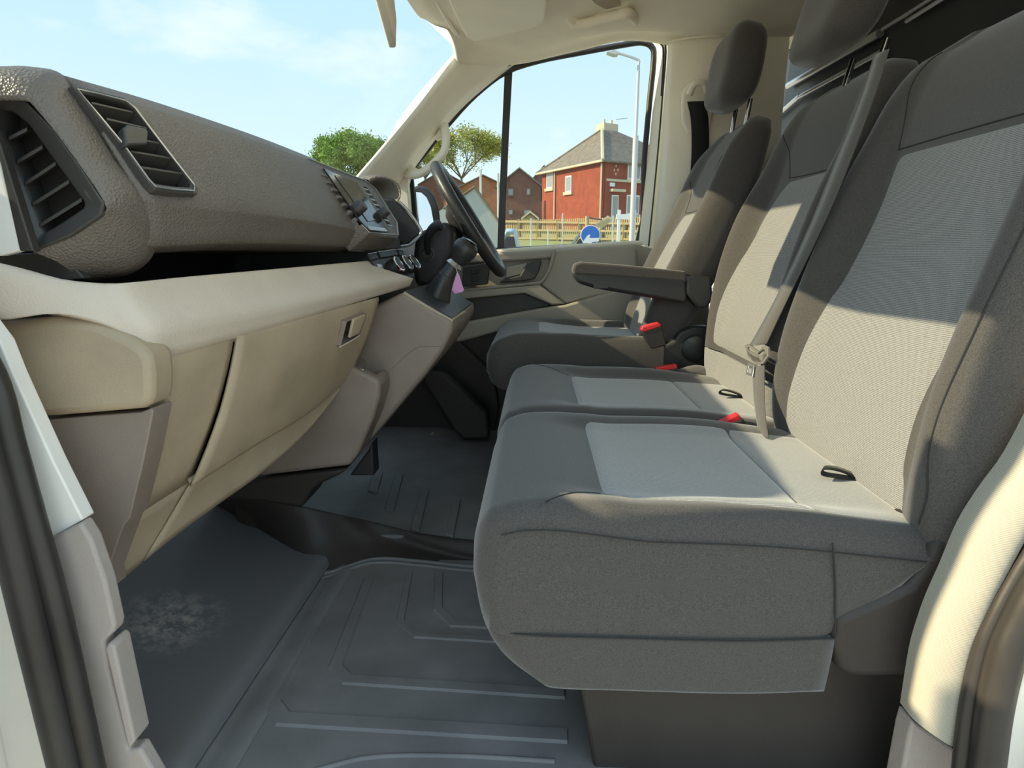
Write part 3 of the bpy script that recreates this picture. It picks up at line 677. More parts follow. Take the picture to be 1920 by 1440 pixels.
# face vent on the rear face of the pad
FP = Plane(rs1[0], rs1[8], rs3[3])
fo = [(135, 159), (180, 169), (232, 182), (252, 197), (300, 260), (345, 318), (372, 352), (371, 364), (330, 361), (294, 355), (280, 341), (230, 272), (180, 212)]
def shrink(ps, k):
    cx = sum(q[0] for q in ps) / len(ps); cy = sum(q[1] for q in ps) / len(ps)
    return [(cx + (u - cx) * k, cy + (v - cy) * k) for u, v in ps]
FPo = FP
FP = lambda u, v, h=0.0: FPo(u, v, h + 0.005)
FP.n = FPo.n
fv = frame_ring('face_vent', [FP(u, v, 0.006) for u, v in fo], [FP(u, v, 0.004) for u, v in shrink(fo, 0.86)], FP.n * -0.02, 'vent_black', dash, 0.002)
tube('frame_bead', [FP(u, v, 0.007) for u, v in shrink(fo, 0.93)], 0.0012, 'silver', fv, n=6, closed=True, smooth_path=1)
hole = shrink(fo, 0.90)
carve(pad, [prism([FP(u, v, 0.004) + FP.n * 0.03 for u, v in hole], FP.n * -0.085)])
pocket('vent_duct', [FP(u, v, 0.003) for u, v in shrink(fo, 0.91)], FP.n * -0.050, 'vent_black', fv)
for a, b in (((171, 190), (248, 208)), ((199, 220), (274, 238)), ((221, 251), (297, 266)), ((244, 281), (318, 294)), ((265, 311), (340, 323))):
    A, B = FP(*a, 0.0030), FP(*b, 0.0030)
    A2, B2 = FP(a[0] + 3, a[1] + 5, 0.0030), FP(b[0] + 3, b[1] + 4, 0.0030)
    slab('slat', [A, B, B2, A2], FP.n * -0.020 + V((0, 0, -0.012)), 'vent_black', fv, 0.0006)
slab('vent_knob', [FP(u, v, 0.014) for u, v in [(233, 240), (240, 233), (274, 240), (279, 247), (277, 270), (238, 272)]], FP.n * -0.012, 'vent_black', fv, 0.003)
# open storage shelf under the pad
loft('shelf_recess', [[V((-0.53, 0.76, 0.655)), V((-0.40, 1.45, 0.66))], [V((-0.66, 0.76, 0.655)), V((-0.66, 2.28, 0.655))], [V((-0.67, 0.76, 0.815)), V((-0.67, 2.28, 0.815))]], 'dash_black', dash, n=6, m=2, su=False, sv=False)
slab('shelf_end', [p(u, v, 0.716) for u, v in [(-140, 482), (0, 477), (108, 472), (118, 476), (158, 522), (120, 526), (0, 500), (-140, 490)]], (0, 0.015, 0), 'vent_black', dash, 0.002)
slab('stack_housing', [V((-0.68, 1.42, 0.56)), V((-0.36, 1.42, 0.56)), V((-0.36, 1.42, 0.70)), V((-0.42, 1.42, 0.80)), V((-0.50, 1.42, 0.85)), V((-0.68, 1.42, 0.85))], (0, 0.08, 0), 'dash_black', dash, 0.0)
# light lower trim
yl = [0.64, 0.66, 0.675, 0.69, 0.705]
T1 = [p(u, v, y) for (u, v), y in zip([(-120, 468), (0, 493), (60, 508), (120, 524), (190, 531)], yl)] + rail([(240, 530, 0.72), (350, 519), (520, 504), (690, 489, 1.35)])
T1b = [p(u, v, y - 0.004) for (u, v), y in zip([(-120, 482), (0, 507), (60, 522), (120, 538), (190, 546)], yl)] + rail([(240, 545, 0.716), (350, 533), (520, 515), (697, 497, 1.345)])
T3 = [p(u, v, y - 0.002) for (u, v), y in zip([(-120, 570), (0, 586), (80, 579), (160, 583), (240, 606)], yl)] + rail([(296, 614, 0.718), (420, 594), (560, 570), (775, 522, 1.44)])
T4 = [p(u, v, y) for (u, v), y in zip([(-120, 590), (0, 600), (100, 588), (180, 602), (250, 634)], yl)] + rail([(288, 672, 0.72), (440, 634), (560, 599), (768, 537, 1.44)])
T0 = [q + V((-0.02, 0.012, -0.004)) for q in T1]
T5 = [q + V((-0.05, 0.02, 0.0)) for q in T4]
raillo('lower_trim', [T0, T1, T1b, T3, T4, T5], 'beige', dash, ns=60, m=3)
# end cover with rounded corner
ec = slab('end_cover', [p(u, v, 0.69) for u, v in [(-140, 604), (0, 604), (100, 594), (180, 607), (240, 634), (266, 652), (279, 668), (284, 700), (284, 742), (279, 758), (264, 768), (160, 777), (72, 784), (40, 730), (0, 640)]], (0, 0.05, 0), 'taupe', dash, 0.010)
# side panel of the lower dash
slab('side_panel', [p(u, v, 0.70) for u, v in [(72, 789), (160, 781), (264, 773), (284, 765), (287, 772), (270, 860), (243, 972), (232, 985), (196, 1085), (200, 1112), (186, 1085), (155, 975), (110, 880), (60, 775)]], (0, 0.04, 0), 'taupe_d', dash, 0.004)
# knee panel, glovebox lid, lower panel
K1 = rail([(288, 668, 0.72), (440, 630), (560, 594), (712, 554, 1.30)])
K2 = rail([(243, 975, 0.73), (350, 907), (480, 826), (580, 766), (648, 710, 1.30)])
K3 = rail([(198, 1112, 0.745), (330, 1004), (420, 938), (500, 880), (580, 806), (650, 716, 1.30)])
kr1, kr2, kr3 = [resample(spline(r, 8), 30) for r in (K1, K2, K3)]
ka1, ka2, ka3 = piece(kr1, None, 438.8, 12), piece(kr2, None, 358.8, 12), piece(kr3, None, 266, 12)
kc2, kc3 = piece(kr2, 360, None, 24), piece(kr3, 270, None, 24)
loft('knee_panel', [[q + V((-0.02, 0, 0)) for q in ka1], ka1, [a.lerp(b, 0.5) + V((0.008, 0, 0)) for a, b in zip(ka1, ka2)], ka2], 'taupe', dash, n=1, m=4, su=False, solid=0.008)
for A_, B_ in ((ka2, ka3), (kc2, kc3)):
    loft('lower_panel', [A_, [a.lerp(b, 0.5) + V((-0.002, 0, -0.004)) for a, b in zip(A_, B_)], B_, [q + V((-0.12, 0.03, 0.03)) for q in B_]], 'taupe', dash, n=1, m=3, su=False, sv=False, solid=0.006)
L1 = rail([(440, 637, 0.86), (560, 603), (706, 562, 1.29)]); L2 = rail([(360, 902, 0.815), (480, 827), (580, 767), (649, 709, 1.29)])
lr1, lr2 = [resample(spline(r, 8), 24) for r in (L1, L2)]
off = V((0.006, -0.003, 0.0))
lid = loft('glovebox_lid', [[q + V((-0.008, 0, 0)) for q in lr1], [q + off for q in lr1], [a.lerp(b, 0.5) + V((0.015, -0.003, 0)) for a, b in zip(lr1, lr2)], [q + off for q in lr2], [q + V((-0.008, 0, 0)) for q in lr2]], 'taupe', dash, n=1, m=4, su=False, solid=0.005)
pocket('glovebox_tub', [q + V((-0.012, 0.0, 0)) for q in (lr1[0] + V((0, 0.02, 0)), lr1[-1], lr2[-1], lr2[0] + V((0, 0.02, 0)))], V((-0.16, 0.0, 0.02)), 'dark_low', dash)
LP = Plane(lr1[0], lr1[-1], lr2[0])
lh = [(640, 648), (651, 604), (687, 589), (684, 602), (674, 628)]
carve(lid, [prism([LP(u, v, 0.018) + LP.n * 0.03 for u, v in lh], LP.n * -0.07)])
lt = pocket('lid_latch', [LP(u, v, 0.019) for u, v in shrink(lh, 1.04)], LP.n * -0.045, 'taupe_d', lid)
slab('latch_flap', [LP(u, v, 0.023) for u, v in [(656, 634), (664, 599), (687, 590), (674, 626)]], LP.n * -0.006, 'taupe', lt, 0.002)
tube('latch_lip', [LP(u, v, 0.021) for u, v in [(637, 651), (655, 641), (674, 629)]], 0.0014, 'beige', lt, n=6)
# lower console, cup pod, skirt
cons = slab('centre_console', [p(u, v, 1.36) for u, v in [(690, 578), (756, 548), (800, 574), (846, 601), (850, 608), (848, 622), (831, 657), (800, 700), (706, 812), (640, 890), (560, 890), (600, 700)]], (0, 0.48, 0), 'taupe_d', dash, 0.012)
seam_c = tube('joint', [p(u, v, 1.3598) for u, v in [(735, 690), (760, 668), (782, 652), (800, 650), (832, 650)]], 0.0016, 'taupe_d', None, n=6)
carve(cons, [([v.co.copy() for v in seam_c.data.vertices], [tuple(f.vertices) for f in seam_c.data.polygons])])
bpy.data.objects.remove(seam_c)
pod = slab('cup_pod', [p(u, v, 1.27) for u, v in [(640, 680), (664, 689), (706, 710), (712, 716), (712, 742), (700, 785), (672, 850), (655, 874), (560, 885), (482, 894), (560, 800)]], (0, 0.17, 0), 'taupe_d', dash, 0.010)
PP = Plane(p(664, 689, 1.27), p(709, 712, 1.27), p(744, 687, 1.44))
carve(pod, [prism([PP(u, v, 0.0) + V((0, 0, 0.03)) for u, v in [(671, 685), (706, 703), (735, 686), (700, 668)]], V((0, 0, -0.085)))])
tube('cup_ring', [PP(u, v, 0.004) for u, v in [(668, 682), (674, 689), (682, 694), (683, 690)]], 0.0012, 'chrome', pod, n=6)
slab('console_skirt', [p(u, v, 1.285) for u, v in [(400, 935), (440, 915), (482, 897), (654, 878), (634, 892), (600, 908), (586, 918), (566, 952), (500, 942)]], (0, 0.12, 0), 'dark_low', dash, 0.008)
slab('console_bracket', [p(u, v, 1.40) for u, v in [(655, 892), (690, 845), (698, 828), (702, 892)]], (0, 0.05, 0), 'dash_black', dash, 0.004)
# centre stack with screen
SP = Plane(p(578, 297, 1.35), p(690, 340, 1.64), p(692, 437, 1.35))
SPo = SP
SP = lambda u, v, h=0.0: SPo(u, v, h + 0.012)
SP.n = SPo.n
st = slab('centre_stack', [SP(u, v, 0.004) for u, v in [(574, 294), (686, 337), (706, 353), (747, 417), (750, 440), (746, 446), (692, 438), (676, 421), (590, 312)]], SP.n * -0.06, 'dash_dark', dash, 0.004)
tube('stack_bead', [SP(u, v, 0.006) for u, v in [(576, 296), (686, 339), (704, 354), (744, 417), (745, 440), (693, 436), (678, 421)]], 0.0014, 'silver', st, n=6, smooth_path=1)
slab('screen_surround', [SP(u, v, 0.007) for u, v in [(607, 315), (670, 342), (722, 421), (737, 438), (692, 431), (675, 413)]], SP.n * -0.004, 'gloss', st, 0.001)
slab('display', [SP(u, v, 0.0085) for u, v in [(628, 328), (664, 344), (706, 413), (690, 415)]], SP.n * -0.003, 'screen', st, 0.001)
slots = []
for k in range(8):
    t = k / 7
    a = (591 + 78 * t, 314 + 98 * t); b = (604 + 76 * t, 318 + 98 * t)
    slots.append(prism([q + SP.n * 0.02 for q in (SP(a[0], a[1], 0.004), SP(b[0], b[1], 0.004), SP(b[0] + 7, b[1] + 9, 0.004), SP(a[0] + 7, a[1] + 9, 0.004))], SP.n * -0.05))
slots.append(prism([SP(u, v, 0.004) + SP.n * 0.02 for u, v in [(680, 348), (689, 352), (737, 427), (728, 424)]], SP.n * -0.05))
carve(st, slots)
for k in range(8):
    t = k / 7
    a = (681 + 46 * t, 352 + 68 * t); b = (690 + 45 * t, 355 + 68 * t)
    slab('vent_slat', [SP(a[0], a[1], 0.0045), SP(b[0], b[1], 0.0045), SP(b[0] + 1, b[1] + 2.4, 0.0045), SP(a[0] + 1, a[1] + 2.4, 0.0045)], SP.n * -0.004, 'silver', st, 0)
for u, v, r_ in ((668, 394, 0.014), (714, 403, 0.012)):
    lathe('rotary_knob', SP(u, v, 0.006), SP.n, [(0, r_), (0.018, r_), (0.021, r_ * 0.85), (0.021, 0)], 'vent_black', st, 20)
slab('media_button', [SP(u, v, 0.0095) for u, v in [(690, 423), (721, 427), (728, 434), (697, 431)]], SP.n * -0.003, 'silver', st, 0.001)
slab('stack_chin', [p(u, v, y) for u, v, y in [(690, 438, 1.36), (748, 445, 1.56), (752, 452, 1.56), (752, 466, 1.56), (690, 470, 1.36), (676, 462, 1.35)]], (-0.08, 0, 0), 'dash_black', dash, 0.003)
# climate panel
CP = Plane(p(697, 490, 1.36), p(770, 484, 1.60), p(727, 532, 1.36))
cl = slab('climate_panel', [CP(u, v, 0.003) for u, v in [(688, 474), (742, 467), (768, 484), (778, 500), (778, 520), (727, 531), (697, 492)]], CP.n * -0.05, 'dash_black', dash, 0.004)
for q in ([(690, 476), (706, 473), (711, 484), (698, 487)], [(709, 472), (742, 468), (748, 478), (715, 483)], [(745, 468), (755, 469), (760, 478), (751, 479)]):
    slab('climate_button', [CP(u, v, 0.008) for u, v in q], CP.n * -0.006, 'dash_black', cl, 0.002)
    tube('button_edge', [CP(q[0][0], q[0][1], 0.009), CP(q[1][0], q[1][1], 0.009)], 0.001, 'silver', cl, n=6, smooth_path=1)
for u, v in ((733, 506), (750, 503), (764, 501)):
    c0 = CP(u, v, 0.0)
    dl = lathe('climate_dial', c0, CP.n, [(0, 0.020), (0.024, 0.019), (0.026, 0.016), (0.026, 0)], 'dash_black', cl, 24)
    lathe('dial_ring', c0 + CP.n * 0.022, CP.n, [(0, 0.0195), (0.003, 0.0205), (0.0045, 0.019), (0.0046, 0.0165), (0.003, 0.016)], 'chrome', dl, 24)
box('dial_pointer', CP(750, 503, 0.028), (0.002, 0.003, 0.012), 'red', cl, 0.0005)
slab('label_strip', [CP(u, v, 0.0045) for u, v in [(706, 494), (716, 496), (724, 512), (714, 509)]], CP.n * -0.002, 'silver', cl, 0.0005)
# instrument hood, driver side dash
ho = [p(u, v, 1.72) for u, v in [(682, 335), (700, 328), (722, 331), (739, 341), (747, 357), (745, 372), (734, 388)]]
hi = [p(u, v, 1.74) for u, v in [(690, 352), (702, 345), (718, 346), (731, 355), (737, 368), (735, 380), (730, 388)]]
loft('instrument_hood', [[q + V((-0.16, 0.18, 0)) for q in ho], ho, hi, [q + V((-0.10, 0.12, -0.004)) for q in hi]], 'dash_dark', dash, n=5, m=4)
slab('cluster_side', [p(u, v, 1.70) for u, v in [(700, 372), (738, 372), (760, 392), (786, 428), (786, 440), (776, 448), (758, 466), (745, 450), (742, 420)]], (-0.04, 0.12, 0), 'dash_black', dash, 0.006)
tube('cluster_trim', [p(u, v, 1.695) for u, v in [(748, 378), (766, 396), (788, 428), (788, 440), (770, 458), (752, 462)]], 0.004, 'silver', dash, n=8)
loft('driver_dash', [[V((-0.83, 1.36, 0.852)), V((-0.80, 1.9, 0.852)), V((-0.575, 2.29, 0.855))], [V((-0.62, 1.38, 0.875)), V((-0.62, 1.9, 0.88)), V((-0.545, 2.29, 0.865))], [V((-0.44, 1.62, 0.82)), V((-0.44, 1.95, 0.82)), V((-0.44, 2.29, 0.80))], [V((-0.42, 1.50, 0.64)), V((-0.40, 1.95, 0.62)), V((-0.42, 2.29, 0.62))], [V((-0.52, 1.50, 0.36)), V((-0.52, 1.95, 0.36)), V((-0.52, 2.29, 0.36))]], 'dash_dark', dash, n=5, m=4, sv=False)
# steering column shroud and stalk
slab('column_shroud', [p(u, v, 1.80) for u, v in [(777, 448), (792, 432), (812, 424), (836, 413), (852, 430), (850, 470), (838, 494), (828, 514), (806, 541), (778, 536), (772, 500)]], (0, 0.22, 0), 'dash_black', dash, 0.02)
sh = lathe('stalk_socket', p(801, 476, 1.80), (0.1, -1, 0.05), [(0, 0.022), (0.004, 0.022), (0.006, 0.017), (0.0, 0.015), (0.0, 0)], 'vent_black', dash, 24)
tube('stalk', [p(803, 474, 1.80), p(801, 455, 1.77), p(804, 440, 1.75), p(813, 427, 1.74), p(826, 421, 1.735)], (lambda t: 0.008 + 0.007 * t), 'dash_black', dash, n=12)

# ---- steering wheel
swc = p(880, 413, 1.95)
wd = V((0.187, 0, -0.306)).normalized(); wn = V((0.306, 0, 0.187)).normalized()
wheel = thing('steering_wheel', 'black leather steering wheel in front of the driver seat', 'steering wheel', swc)
tube('rim', [swc + wd * (0.180 * math.cos(a)) + V((0, 0.180 * math.sin(a), 0)) for a in [2 * math.pi * k / 40 for k in range(40)]], (lambda t: (0.0175, 0.0205)), 'leather', wheel, n=16, closed=True, smooth_path=1, flat_=wn)
lathe('hub', swc - wn * 0.055, wn, [(0, 0.05), (0.02, 0.075), (0.05, 0.07), (0.058, 0.05), (0.06, 0)], 'dash_black', wheel, 32)
for a in (math.radians(88), math.radians(-88), 0.0):
    d = wd * math.cos(a) + V((0, math.sin(a), 0)); s_ = d.cross(wn).normalized()
    A, B = swc - wn * 0.02 + d * 0.05, swc - wn * 0.002 + d * 0.17
    slab('spoke', [A - s_ * 0.035, A + s_ * 0.035, B + s_ * 0.018, B - s_ * 0.018], wn * -0.014, 'dash_black', wheel, 0.004)
tube('airbag_seam', [swc + wn * 0.004 + wd * (0.04 * math.cos(a)) + V((0, 0.04 * math.sin(a), 0)) for a in [2 * math.pi * k / 20 for k in range(20)]], 0.001, 'dash_black', wheel, n=5, closed=True, smooth_path=1)

# ---- gear lever
YG = 1.55
gl = thing('gear_lever', 'black gear lever with leather gaiter rising from the centre console', 'gear lever', p(815, 590, YG))
def ringpx(c, ru, rv, y, n=14, dy=0.04):
    return [p(c[0] + ru * math.cos(a), c[1] + rv * math.sin(a), y + dy * math.sin(a + math.pi)) for a in [2 * math.pi * k / n for k in range(n)]]
def ax_loft(name, axis, mat, parent, nf=16, wr=None):
    """axis: (point, radius) list"""
    rows = []
    for i, (c, r) in enumerate(axis):
        d = (axis[min(i + 1, len(axis) - 1)][0] - axis[max(i - 1, 0)][0]).normalized()
        a = V((0, 1, 0)); a = (a - d * a.dot(d)).normalized(); b = d.cross(a)
        rows.append([c + (a * math.cos(t) + b * math.sin(t)) * (r * (1 + (wr[i] if wr else 0) * math.cos(5 * t + i))) for t in [2 * math.pi * k / nf for k in range(nf)]])
    return loft(name, rows, mat, parent, n=2, m=4, closed=True, caps=(True, True))
g0, g1, g2 = p(808, 592, YG), p(830, 540, YG), p(838, 515, YG)
ax_loft('gaiter', [(p(800, 606, YG), 0.085), (p(803, 590, YG), 0.072), (p(812, 570, YG), 0.044), (p(823, 548, YG), 0.032), (p(833, 526, YG), 0.024), (p(838, 516, YG), 0.021)], 'leather', gl, 20, [0.02, 0.08, 0.10, 0.06, 0.04, 0.0])
lathe('collar', p(838, 517, YG), p(855, 490, YG) - p(838, 517, YG), [(0, 0.021), (0.02, 0.017), (0.03, 0.015)], 'leather', gl, 20)
ax_loft('shaft', [(p(838, 515, YG), 0.016), (p(848, 502, YG), 0.014), (p(858, 490, YG), 0.013)], 'dash_black', gl)
lathe('reverse_ring', p(850, 499, YG), p(870, 470, YG) - p(850, 499, YG), [(0, 0.021), (0.003, 0.022), (0.006, 0.020), (0.012, 0.016)], 'silver', gl, 20)
kd = (p(880, 452, YG) - p(856, 494, YG)).normalized()
ax_loft('knob', [(p(857, 493, YG), 0.015), (p(861, 487, YG), 0.021), (p(868, 475, YG), 0.029), (p(873, 466, YG), 0.031), (p(878, 457, YG), 0.026), (p(881, 452, YG), 0.014)], 'leather', gl, 20)
lathe('knob_cap', p(879, 455, YG), kd, [(0, 0.022), (0.006, 0.019), (0.008, 0.0)], 'gloss', gl, 20)
slab('gaiter_tray', [p(757, 551, 1.37), p(846, 603, 1.37), p(846, 603, 1.37) + V((0, 0.42, 0)), p(757, 551, 1.37) + V((0, 0.42, 0))], (0.003, 0, 0.008), 'dash_black', gl, 0.003)
tube('tray_rim', [p(757, 549, 1.366), p(800, 575, 1.366), p(846, 601, 1.366), p(846, 601, 1.366) + V((0.006, 0.2, 0))], 0.004, 'taupe', gl, n=8, smooth_path=1)
# ---- pink tag on the lever
tg = slab('key_tag', [p(u, v, 1.52) for u, v in [(856, 512), (860, 513), (870, 544), (868, 547), (853, 551), (847, 543)]], (0.0, 0.002, 0), 'pink', None, 0.0005)
tag(tg, 'small pink paper tag tied to the gear lever', 'tag')
tube('tag_string', [p(858, 513, 1.519), p(855, 503, 1.53), p(850, 498, 1.54)], 0.0008, 'white', tg, n=5)

# ---- middle seat belt
mbt = thing('seat_belt', 'grey middle seat belt with tongue hanging between the two bench backrests', 'seat belt', (0.5, 1.2, 0.4))
def ribbon(name, L_, R_, mat, parent, th=0.0016, n=6):
    a, b = spline(L_, n), spline(R_, n)
    vs = []
    for i, j in zip(a, b): vs += [i, i.lerp(j, 0.5) + V((-0.0015, 0, 0)), j]
    return mesh_obj(name, vs, gridfaces(len(a), 3, False), mat, parent, solid=th, autosmooth=30)
def bpx(u, v, x0, z0, x1, z1):
    """on the slanting belt plane through (x0,z0)-(x1,z1) along y"""
    P = Plane(V((x0, 1, z0)), V((x1, 1, z1)), V((x0, 2, z0))); return P(u, v)
BQ = (0.432, 0.47, 0.585, 1.05)
Lb = [bpx(u, v, *BQ) for u, v in [(1640, 104), (1612, 190), (1560, 320), (1520, 420), (1465, 540), (1428, 610), (1405, 650)]]
Rb = [bpx(u, v, *BQ) for u, v in [(1668, 92), (1643, 172), (1591, 312), (1549, 412), (1494, 527), (1458, 602), (1438, 645)]]
wb_ = ribbon('webbing', Lb, Rb, 'belt', mbt)
Ll = [bpx(u, v, *BQ) for u, v in [(1412, 690), (1414, 740), (1420, 790), (1424, 822)]]
Rl = [bpx(u, v, *BQ) for u, v in [(1434, 685), (1434, 740), (1437, 790), (1442, 822)]]
ribbon('lower_webbing', Ll, Rl, 'belt', mbt)
TQ = (0.425, 0.47, 0.578, 1.05)
T = lambda u, v: bpx(u, v, *TQ)
tb = frame_ring('tongue', [T(u, v) for u, v in [(1396, 648), (1402, 644), (1424, 660), (1432, 646), (1440, 650), (1440, 668), (1430, 682), (1415, 682), (1402, 668)]],
                [T(u, v) for u, v in [(1401, 652), (1404, 651), (1420, 664), (1430, 655), (1434, 656), (1433, 663), (1426, 668), (1416, 669), (1406, 662)]], (0.004, 0, -0.001), 'buckle', mbt, 0.0015)
slab('tongue_body', [T(u, v) for u, v in [(1399, 655), (1422, 668), (1438, 655), (1438, 668), (1428, 681), (1414, 681), (1402, 668)]], (0.006, 0, 0), 'buckle', mbt, 0.002)
frame_ring('tongue_plate', [T(u, v) for u, v in [(1402, 680), (1414, 684), (1411, 706), (1398, 702)]], [T(u, v) for u, v in [(1404, 686), (1410, 688), (1408, 701), (1401, 698)]], (0.002, 0, 0), 'silver', mbt, 0.0005)
# ================================================================== SEATS
class Back:
    """a backrest: a = across (y), s = up the recline, d = towards the windscreen"""
    def __init__(s, O, rec, near, far, bol, fr, th, S=(0.52, 0.80)):
        s.O = V(O); r = math.radians(rec)
        s.es = V((math.sin(r), 0, math.cos(r))); s.n = V((-math.cos(r), 0, math.sin(r)))
        s.near, s.far, s.bol, s.fr, s.th, s.S = near, far, bol, fr, th, S
    def pt(s, a, q, d):
        v = s.O + s.es * q + s.n * d; return V((v.x, a, v.z))
    def edges(s, q): return slut(s.near, q), slut(s.far, q)
    def fd(s, a, q):
        y0, y1 = s.edges(q); w = abs((a - (y0 + y1) / 2) / ((y1 - y0) / 2))
        return slut(s.fr, q) + slut(s.bol, q) * sst(s.S[0], s.S[1], w) * (1 - 0.45 * sst(0.88, 1.0, w))
    def px(s, u, v, d):
        r = ray(u, v); o = s.O + s.n * d
        P = CAM + r * ((o - CAM).dot(s.n) / r.dot(s.n)); return P.y, (P - s.O).dot(s.es)
    def body(s, name, s0, s1, mat, parent, ns=44):
        rows = []
        for i in range(ns + 1):
            q = s0 + (s1 - s0) * i / ns
            y0, y1 = s.edges(q); t = slut(s.th, q); row = []
            K = 36; yc, hw = (y0 + y1) / 2, (y1 - y0) / 2
            for j in range(K + 1):
                w = -1 + 2 * j / K; w = math.copysign(abs(w) ** 0.85, w)
                a = yc + hw * w; row.append(s.pt(a, q, s.fd(a, q) - 0.016 * max(0, (abs(w) - 0.93) / 0.07) ** 2))
            f1 = s.fd(y1, q) - 0.016; f0 = s.fd(y0, q) - 0.016
            for k in (0.25, 0.5, 0.75): row.append(s.pt(y1 + 0.004 * math.sin(math.pi * k), q, f1 + (-t - f1) * k))
            for k in (0.0, 0.25, 0.5, 0.75, 1.0): row.append(s.pt(y1 - 0.01 + (y0 - y1 + 0.02) * k, q, -t - 0.012 * math.sin(math.pi * k)))
            for k in (0.75, 0.5, 0.25): row.append(s.pt(y0 - 0.004 * math.sin(math.pi * k), q, f0 + (-t - f0) * k))
            rows.append(row)
        nc = len(rows[0]); verts = [v for r_ in rows for v in r_]
        faces = gridfaces(len(rows), nc, True)
        faces.append(tuple(range(nc - 1, -1, -1))); faces.append(tuple((len(rows) - 1) * nc + j for j in range(nc)))
        return mesh_obj(name, verts, faces, mat, parent, autosmooth=60)
    def insert(s, name, n_t, f_t, s0, s1, mat, parent, puff=0.010, sink=0.004, ds=None):
        NA, NS = 30, 40; verts = []
        for i in range(NS + 1):
            q0 = i / NS
            for j in range(NA + 1):
                t = j / NA
                lo = s0 + (ds[0] * t + ds[1] * (1 - t) if ds else 0)
                q = lo + (s1 - lo) * q0
                a = slut(n_t, q) * (1 - t) + slut(f_t, q) * t
                P = (1 - abs(2 * t - 1) ** 14) * (1 - abs(2 * q0 - 1) ** 14)
                verts.append(s.pt(a, q, s.fd(a, q) + puff * P - sink))
        return mesh_obj(name, verts, gridfaces(NS + 1, NA + 1, False), mat, parent)
    def line(s, name, pts, parent, off=0.0005, r=0.0009):
        q = []
        dense = spline([V((a, b, 0)) for a, b in pts], 8)
        return tube(name, [s.pt(v.x, v.y, s.fd(v.x, v.y) + off) for v in dense], r, 'seam', parent, n=6, smooth_path=1)

class Cush:
    """a seat cushion: x back along the seat, y across, z up"""
    def __init__(s, y0, y1, top, bot, bol, inset, S=(0.55, 0.85), tilt=0.0, asym=(1, 1)):
        s.y0, s.y1, s.top, s.bot, s.bol, s.inset, s.S, s.asym = y0, y1, top, bot, bol, inset, S, asym
    def fz(s, x, y):
        yc, hw = (s.y0 + s.y1) / 2, (s.y1 - s.y0) / 2; w = (y - yc) / hw
        k = s.asym[0] if w < 0 else s.asym[1]; w = abs(w)
        return slut(s.top, x) + k * slut(s.bol, x) * sst(s.S[0], s.S[1], w) * (1 - 0.5 * sst(0.9, 1.0, w))
    def body(s, name, xs, mat, parent, rnd=0.022):
        rows = []
        for x in xs:
            i0 = slut(s.inset, x); y0, y1 = s.y0 + i0, s.y1 - i0; zb = slut(s.bot, x); row = []
            K = 36; yc, hw = (y0 + y1) / 2, (y1 - y0) / 2
            for j in range(K + 1):
                w = -1 + 2 * j / K; w = math.copysign(abs(w) ** 0.8, w); y = yc + hw * w
                row.append(V((x, y, max(zb + 0.005, s.fz(x, y) - rnd * max(0, (abs(w) - 0.92) / 0.08) ** 2.2))))
            zt = row[-1].z
            for k in (0.15, 0.4, 0.7, 1.0): row.append(V((x, y1 + 0.003 * math.sin(math.pi * k), zt + (zb - zt) * k)))
            for k in (0.25, 0.5, 0.75): row.append(V((x, y1 + (y0 - y1) * k, zb)))
            zt = row[0].z
            for k in (1.0, 0.7, 0.4, 0.15): row.append(V((x, y0 - 0.006 * math.sin(math.pi * k), zt + (zb - zt) * k)))
            rows.append(row)
        nc = len(rows[0]); verts = [v for r_ in rows for v in r_]
        faces = gridfaces(len(rows), nc, True)
        faces.append(tuple(range(nc - 1, -1, -1))); faces.append(tuple((len(rows) - 1) * nc + j for j in range(nc)))
        return mesh_obj(name, verts, faces, mat, parent, autosmooth=70)
    def insert(s, name, yn, yf, x0, x1, mat, parent, puff=0.010, sink=0.004):
        NA, NS = 30, 30; verts = []
        for i in range(NS + 1):
            q0 = i / NS
            for j in range(NA + 1):
                t = j / NA; x = x0 + (x1 - x0) * q0
                # rounded front corners
                y = slut(yn, x) * (1 - t) + slut(yf, x) * t
                P = (1 - abs(2 * t - 1) ** 14) * (1 - abs(2 * q0 - 1) ** 14)
                verts.append(V((x, y, s.fz(x, y) + puff * P - sink)))
        return mesh_obj(name, verts, gridfaces(NS + 1, NA + 1, False), mat, parent)
    def line(s, name, pts, parent, off=0.0003, r=0.0009):
        dense = spline([V((a, b, 0)) for a, b in pts], 8)
        return tube(name, [V((v.x, v.y, s.fz(v.x, v.y) + off)) for v in dense], r, 'seam', parent, n=6, smooth_path=1)

def xrange(a, b, n): return [a + (b - a) * i / n for i in range(n + 1)]

# ---- passenger bench (two places)
bench = thing('bench_seat', 'two-place dark grey cloth passenger bench seat nearest the open door', 'seat', (0.2, 1.15, 0))
TOPT = [(-0.077, 0.345), (-0.068, 0.372), (-0.055, 0.392), (-0.02, 0.404), (0.03, 0.404), (0.08, 0.394), (0.13, 0.386), (0.25, 0.382), (0.40, 0.374), (0.52, 0.368)]
BOTT = [(-0.077, 0.30), (-0.068, 0.265), (-0.06, 0.243), (-0.03, 0.235), (0.34, 0.240), (0.37, 0.262), (0.42, 0.300), (0.45, 0.335), (0.475, 0.360), (0.52, 0.362)]
BOLT = [(-0.077, 0.0), (0.02, 0.002), (0.10, 0.014), (0.30, 0.018), (0.42, 0.010), (0.52, 0.004)]
INS = [(-0.077, 0.035), (-0.070, 0.020), (-0.058, 0.008), (-0.04, 0.0), (0.5, 0.0)]
xs = xrange(-0.077, -0.05, 8) + xrange(-0.045, 0.12, 14) + xrange(0.135, 0.48, 20)
